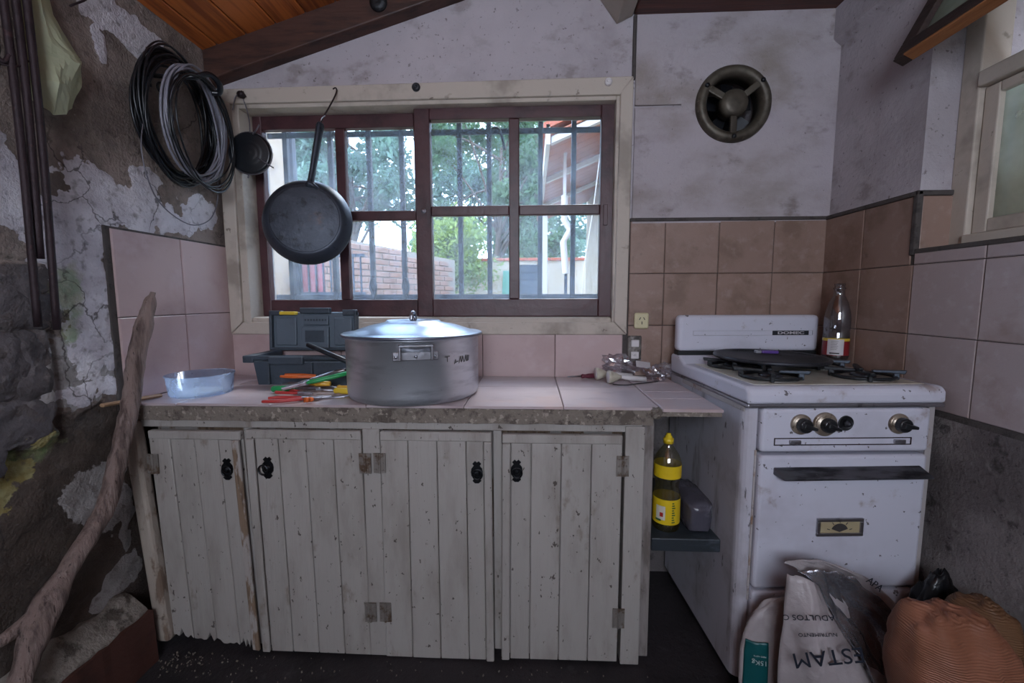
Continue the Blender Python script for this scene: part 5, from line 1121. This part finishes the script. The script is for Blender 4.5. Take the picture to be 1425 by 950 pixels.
for j in range((len(rows)-1)*NR+1):
    j0, fj = min(j//NR, len(rows)-2), (j-min(j//NR, len(rows)-2)*NR)/NR
    for i in range(3*NC+1):
        i0 = min(i//NC, 2); fi = (i-i0*NC)/NC
        p = Vector(rows[j0][i0]).lerp(Vector(rows[j0][i0+1]), fi).lerp(Vector(rows[j0+1][i0]).lerp(Vector(rows[j0+1][i0+1]), fi), fj)
        f = noise.fractal(Vector((i*.25, j*.13, 4)), .8, 2, 4); vs.append(p+Vector((.008*f, .004*f, .003*f)))
W_ = 3*NC+1
pb.add(vs, [(j*W_+i, j*W_+i+1, (j+1)*W_+i+1, (j+1)*W_+i) for j in range((len(rows)-1)*NR) for i in range(W_-1)])
bgo = tag(pb.build('plastic_bag', 'pale_bag', solid=.0015), 'pale yellow-green plastic bag hanging on the wall behind the rods', 'plastic bag')

# driftwood branch leaning in the corner
bp = bez([(-1.216, 1.335, 1.218), (-1.228, 1.318, 1.14), (-1.248, 1.288, 1.00), (-1.252, 1.262, .872), (-1.250, 1.205, .72), (-1.250, 1.150, .585), (-1.255, 1.06, .485), (-1.258, .985, .400), (-1.255, .915, .268), (-1.245, .86, .12), (-1.24, .82, .0)], 7)
nb_ = len(bp); br = MB()
rad = []
for k in range(nb_):
    t = k/(nb_-1); r = .008+.016*min(1, t/.12)**.7
    if t < .02: r = .007+.15*t
    if .64 < t < .78: r += .010*math.sin(math.pi*(t-.64)/.14)
    rad.append(r*(1+.10*noise.noise(Vector((t*17, 0, 0)))))
br.tube(bp, rad, 16)
br.v = [tuple(Vector(p)*(1)+Vector((noise.noise(Vector(p)*38), noise.noise(Vector(p)*38+Vector((9, 0, 0))), 0))*.0045) for p in br.v]
br.tube(bez([(-1.262, .975, .395), (-1.285, .925, .372), (-1.298, .88, .362)], 4), [.026, .022, .019, .017, .016, .015, .014, .013, .010], 10)
tag(br.build('dry_branch', 'driftwood', smooth=True), 'bare weathered branch leaning against the worktop corner', 'branch')

# ------------------------------------------------------------------ sacks in front of the stove
def ups(mb_text, size, sx=1): return textmesh(mb_text, size, .0004, sx)
fb = wthing('pet_food_bag', 'crumpled white pet food bag with torn open foil-lined mouth', 'bag', (.80, 1.06, 0))
body = MB(); lump(body, (.80, 1.066, .12), (.135, .040, .13), 36, 24, 3.2, .10, 8, 5); body.v = [(x, y, max(z, 0)) for x, y, z in body.v]; body.build('lower_body', 'bag_white', fb, smooth=True)
wf = MB(); sheet(wf, [[(.648, 1.055, .500), (.690, 1.045, .498), (.728, 1.055, .468)], [(.642, 1.050, .40), (.70, 1.02, .40), (.765, 1.035, .385)], [(.640, 1.050, .30), (.72, 1.00, .30), (.82, 1.02, .29)], [(.645, 1.055, .16), (.75, .985, .16), (.872, 1.01, .17)], [(.650, 1.06, .0), (.76, .99, .0), (.90, 1.02, .0)]], (0, -.012, 0), 3, 20, .005)
wf.build('front_panel', 'bag_white', fb, smooth=True, solid=.002)
fo = MB(); sheet(fo, [[(.690, 1.075, .498), (.755, 1.085, .488), (.830, 1.095, .468)], [(.728, 1.055, .462), (.81, 1.105, .425), (.905, 1.115, .410)], [(.765, 1.040, .390), (.86, 1.115, .335), (.985, 1.105, .325)], [(.822, 1.025, .292), (.90, 1.09, .25), (.992, 1.09, .255)], [(.872, 1.012, .175), (.92, 1.05, .14), (.97, 1.06, .15)]], (0, .01, -.01), 8, 24, .016)
fo.build('foil_lining', 'bag_foil', fb, smooth=True, solid=.0015)
bkp_ = MB(); sheet(bkp_, [[(.660, 1.085, .508), (.755, 1.112, .500), (.845, 1.118, .474)], [(.70, 1.10, .485), (.82, 1.125, .465), (.93, 1.125, .425)], [(.75, 1.11, .43), (.88, 1.135, .40), (1.010, 1.118, .335)], [(.80, 1.11, .33), (.92, 1.135, .29), (1.020, 1.11, .255)], [(.85, 1.10, .10), (.93, 1.125, .08), (.99, 1.10, .08)]], (0, .012, 0), 6, 20, .005)
bkp_.build('back_panel', 'bag_white', fb, smooth=True, solid=.002)
def put(me, m_, par, loc, xdir, ydir, name='printed_word'):
    x = Vector(xdir).normalized(); y = Vector(ydir); y = (y-x*y.dot(x)).normalized(); z = x.cross(y)
    o = obj(name, me, m_, par); o.matrix_basis = T(loc) @ Matrix((x, y, z)).transposed().to_4x4(); return o
put(ups('ESTAM', .058, .9), 'bag_print', fb, (.712, .982, .338), (-1, .16, -.30), (.24, 0, -1))
put(ups('ADULTOS C', .020), 'bag_print', fb, (.676, 1.006, .420), (-1, .3, -.25), (.2, 0, -1))
put(ups('NUTRIMENTO', .013), 'bag_print', fb, (.695, .998, .382), (-1, .25, -.25), (.2, 0, -1))
put(ups('APA', .026), 'bag_print', fb, (.905, 1.104, .443), (.8, 0, -.6), (.6, 0, .8))
fb2 = wthing('pet_food_bag', 'folded pet food bag with a teal weight panel beside the stove leg', 'bag', (.655, 1.10, 0))
b2m = MB(); lump(b2m, (.690, 1.148, .155), (.102, .026, .205), 36, 26, 2.3, .05, 8, 9); b2m.v = [(x, y, max(z, 0)) for x, y, z in b2m.v]; b2m.build('body', 'bag_white', fb2, smooth=True)
tl_ = MB(); sheet(tl_, [[(.598, 1.136, .250), (.620, 1.124, .252), (.650, 1.118, .255)], [(.596, 1.136, .20), (.620, 1.122, .20), (.652, 1.116, .205)], [(.596, 1.136, .10), (.620, 1.122, .10), (.655, 1.116, .10)]], (0, -.002, 0), 2, 12, .001)
tl_.build('teal_panel', 'bag_teal', fb2, smooth=True, solid=.002)
put(ups('15Kg', .019), 'bag_print_light', fb2, (.627, 1.1125, .200), (-1, .22, -.06), (.05, 0, -1))
put(ups('PESO NETO', .006), 'bag_print_light', fb2, (.627, 1.1135, .218), (-1, .22, -.06), (.05, 0, -1))
def sack(label, c, h, m_, seed, lean=(0, 0)):
    mb = MB(); lump(mb, c, h, 44, 34, 2.6, .10, 6, seed)
    mb.v = [(x+lean[0]*(z-c[2]), y+lean[1]*(z-c[2]), max(z, 0)) for x, y, z in mb.v]; return tag(mb.build('mesh_sack', m_, smooth=True), label, 'sack')
sack('filled orange mesh sack slumped beside the pet food bag', (.950, .905, .265), (.118, .098, .275), 'net_orange', 2, (-.24, .0))
sack('filled tan mesh sack pressed against the wall', (1.110, 1.032, .22), (.074, .078, .240), 'net_tan', 6, (-.02, .0))
blk = MB(); lump(blk, (1.115, 1.155, .21), (.062, .045, .235), 26, 20, 2.4, .20, 9, 3); blk.v = [(x, y, max(z, 0)) for x, y, z in blk.v]; tag(blk.build('refuse_bag', 'black_bag', smooth=True), 'black plastic bag squeezed between stove and wall', 'bag')

# crumbs of plaster on the floor
db = MB(); rnd = random.Random(5)
for k in range(170):
    x = rnd.uniform(-1.24, .4); y = 1.30-abs(rnd.gauss(0, .05)) if rnd.random() < .6 else rnd.uniform(1.1, 1.3)
    if rnd.random() < .55: x = -1.22+abs(rnd.gauss(0, .16))
    s = rnd.uniform(.001, .0032); M_ = T((x, y, s*.3-.004)) @ nrot(rnd.random()*3, rnd.random()*3, rnd.random()*3); db.bx(-s, s, -s*.7, s*.7, -s*.5, s*.5, M_)
o = tag(db.build('plaster_crumbs', 'debris_pale'), 'pale plaster crumbs strewn on the dark floor', 'debris'); o['kind'] = 'stuff'
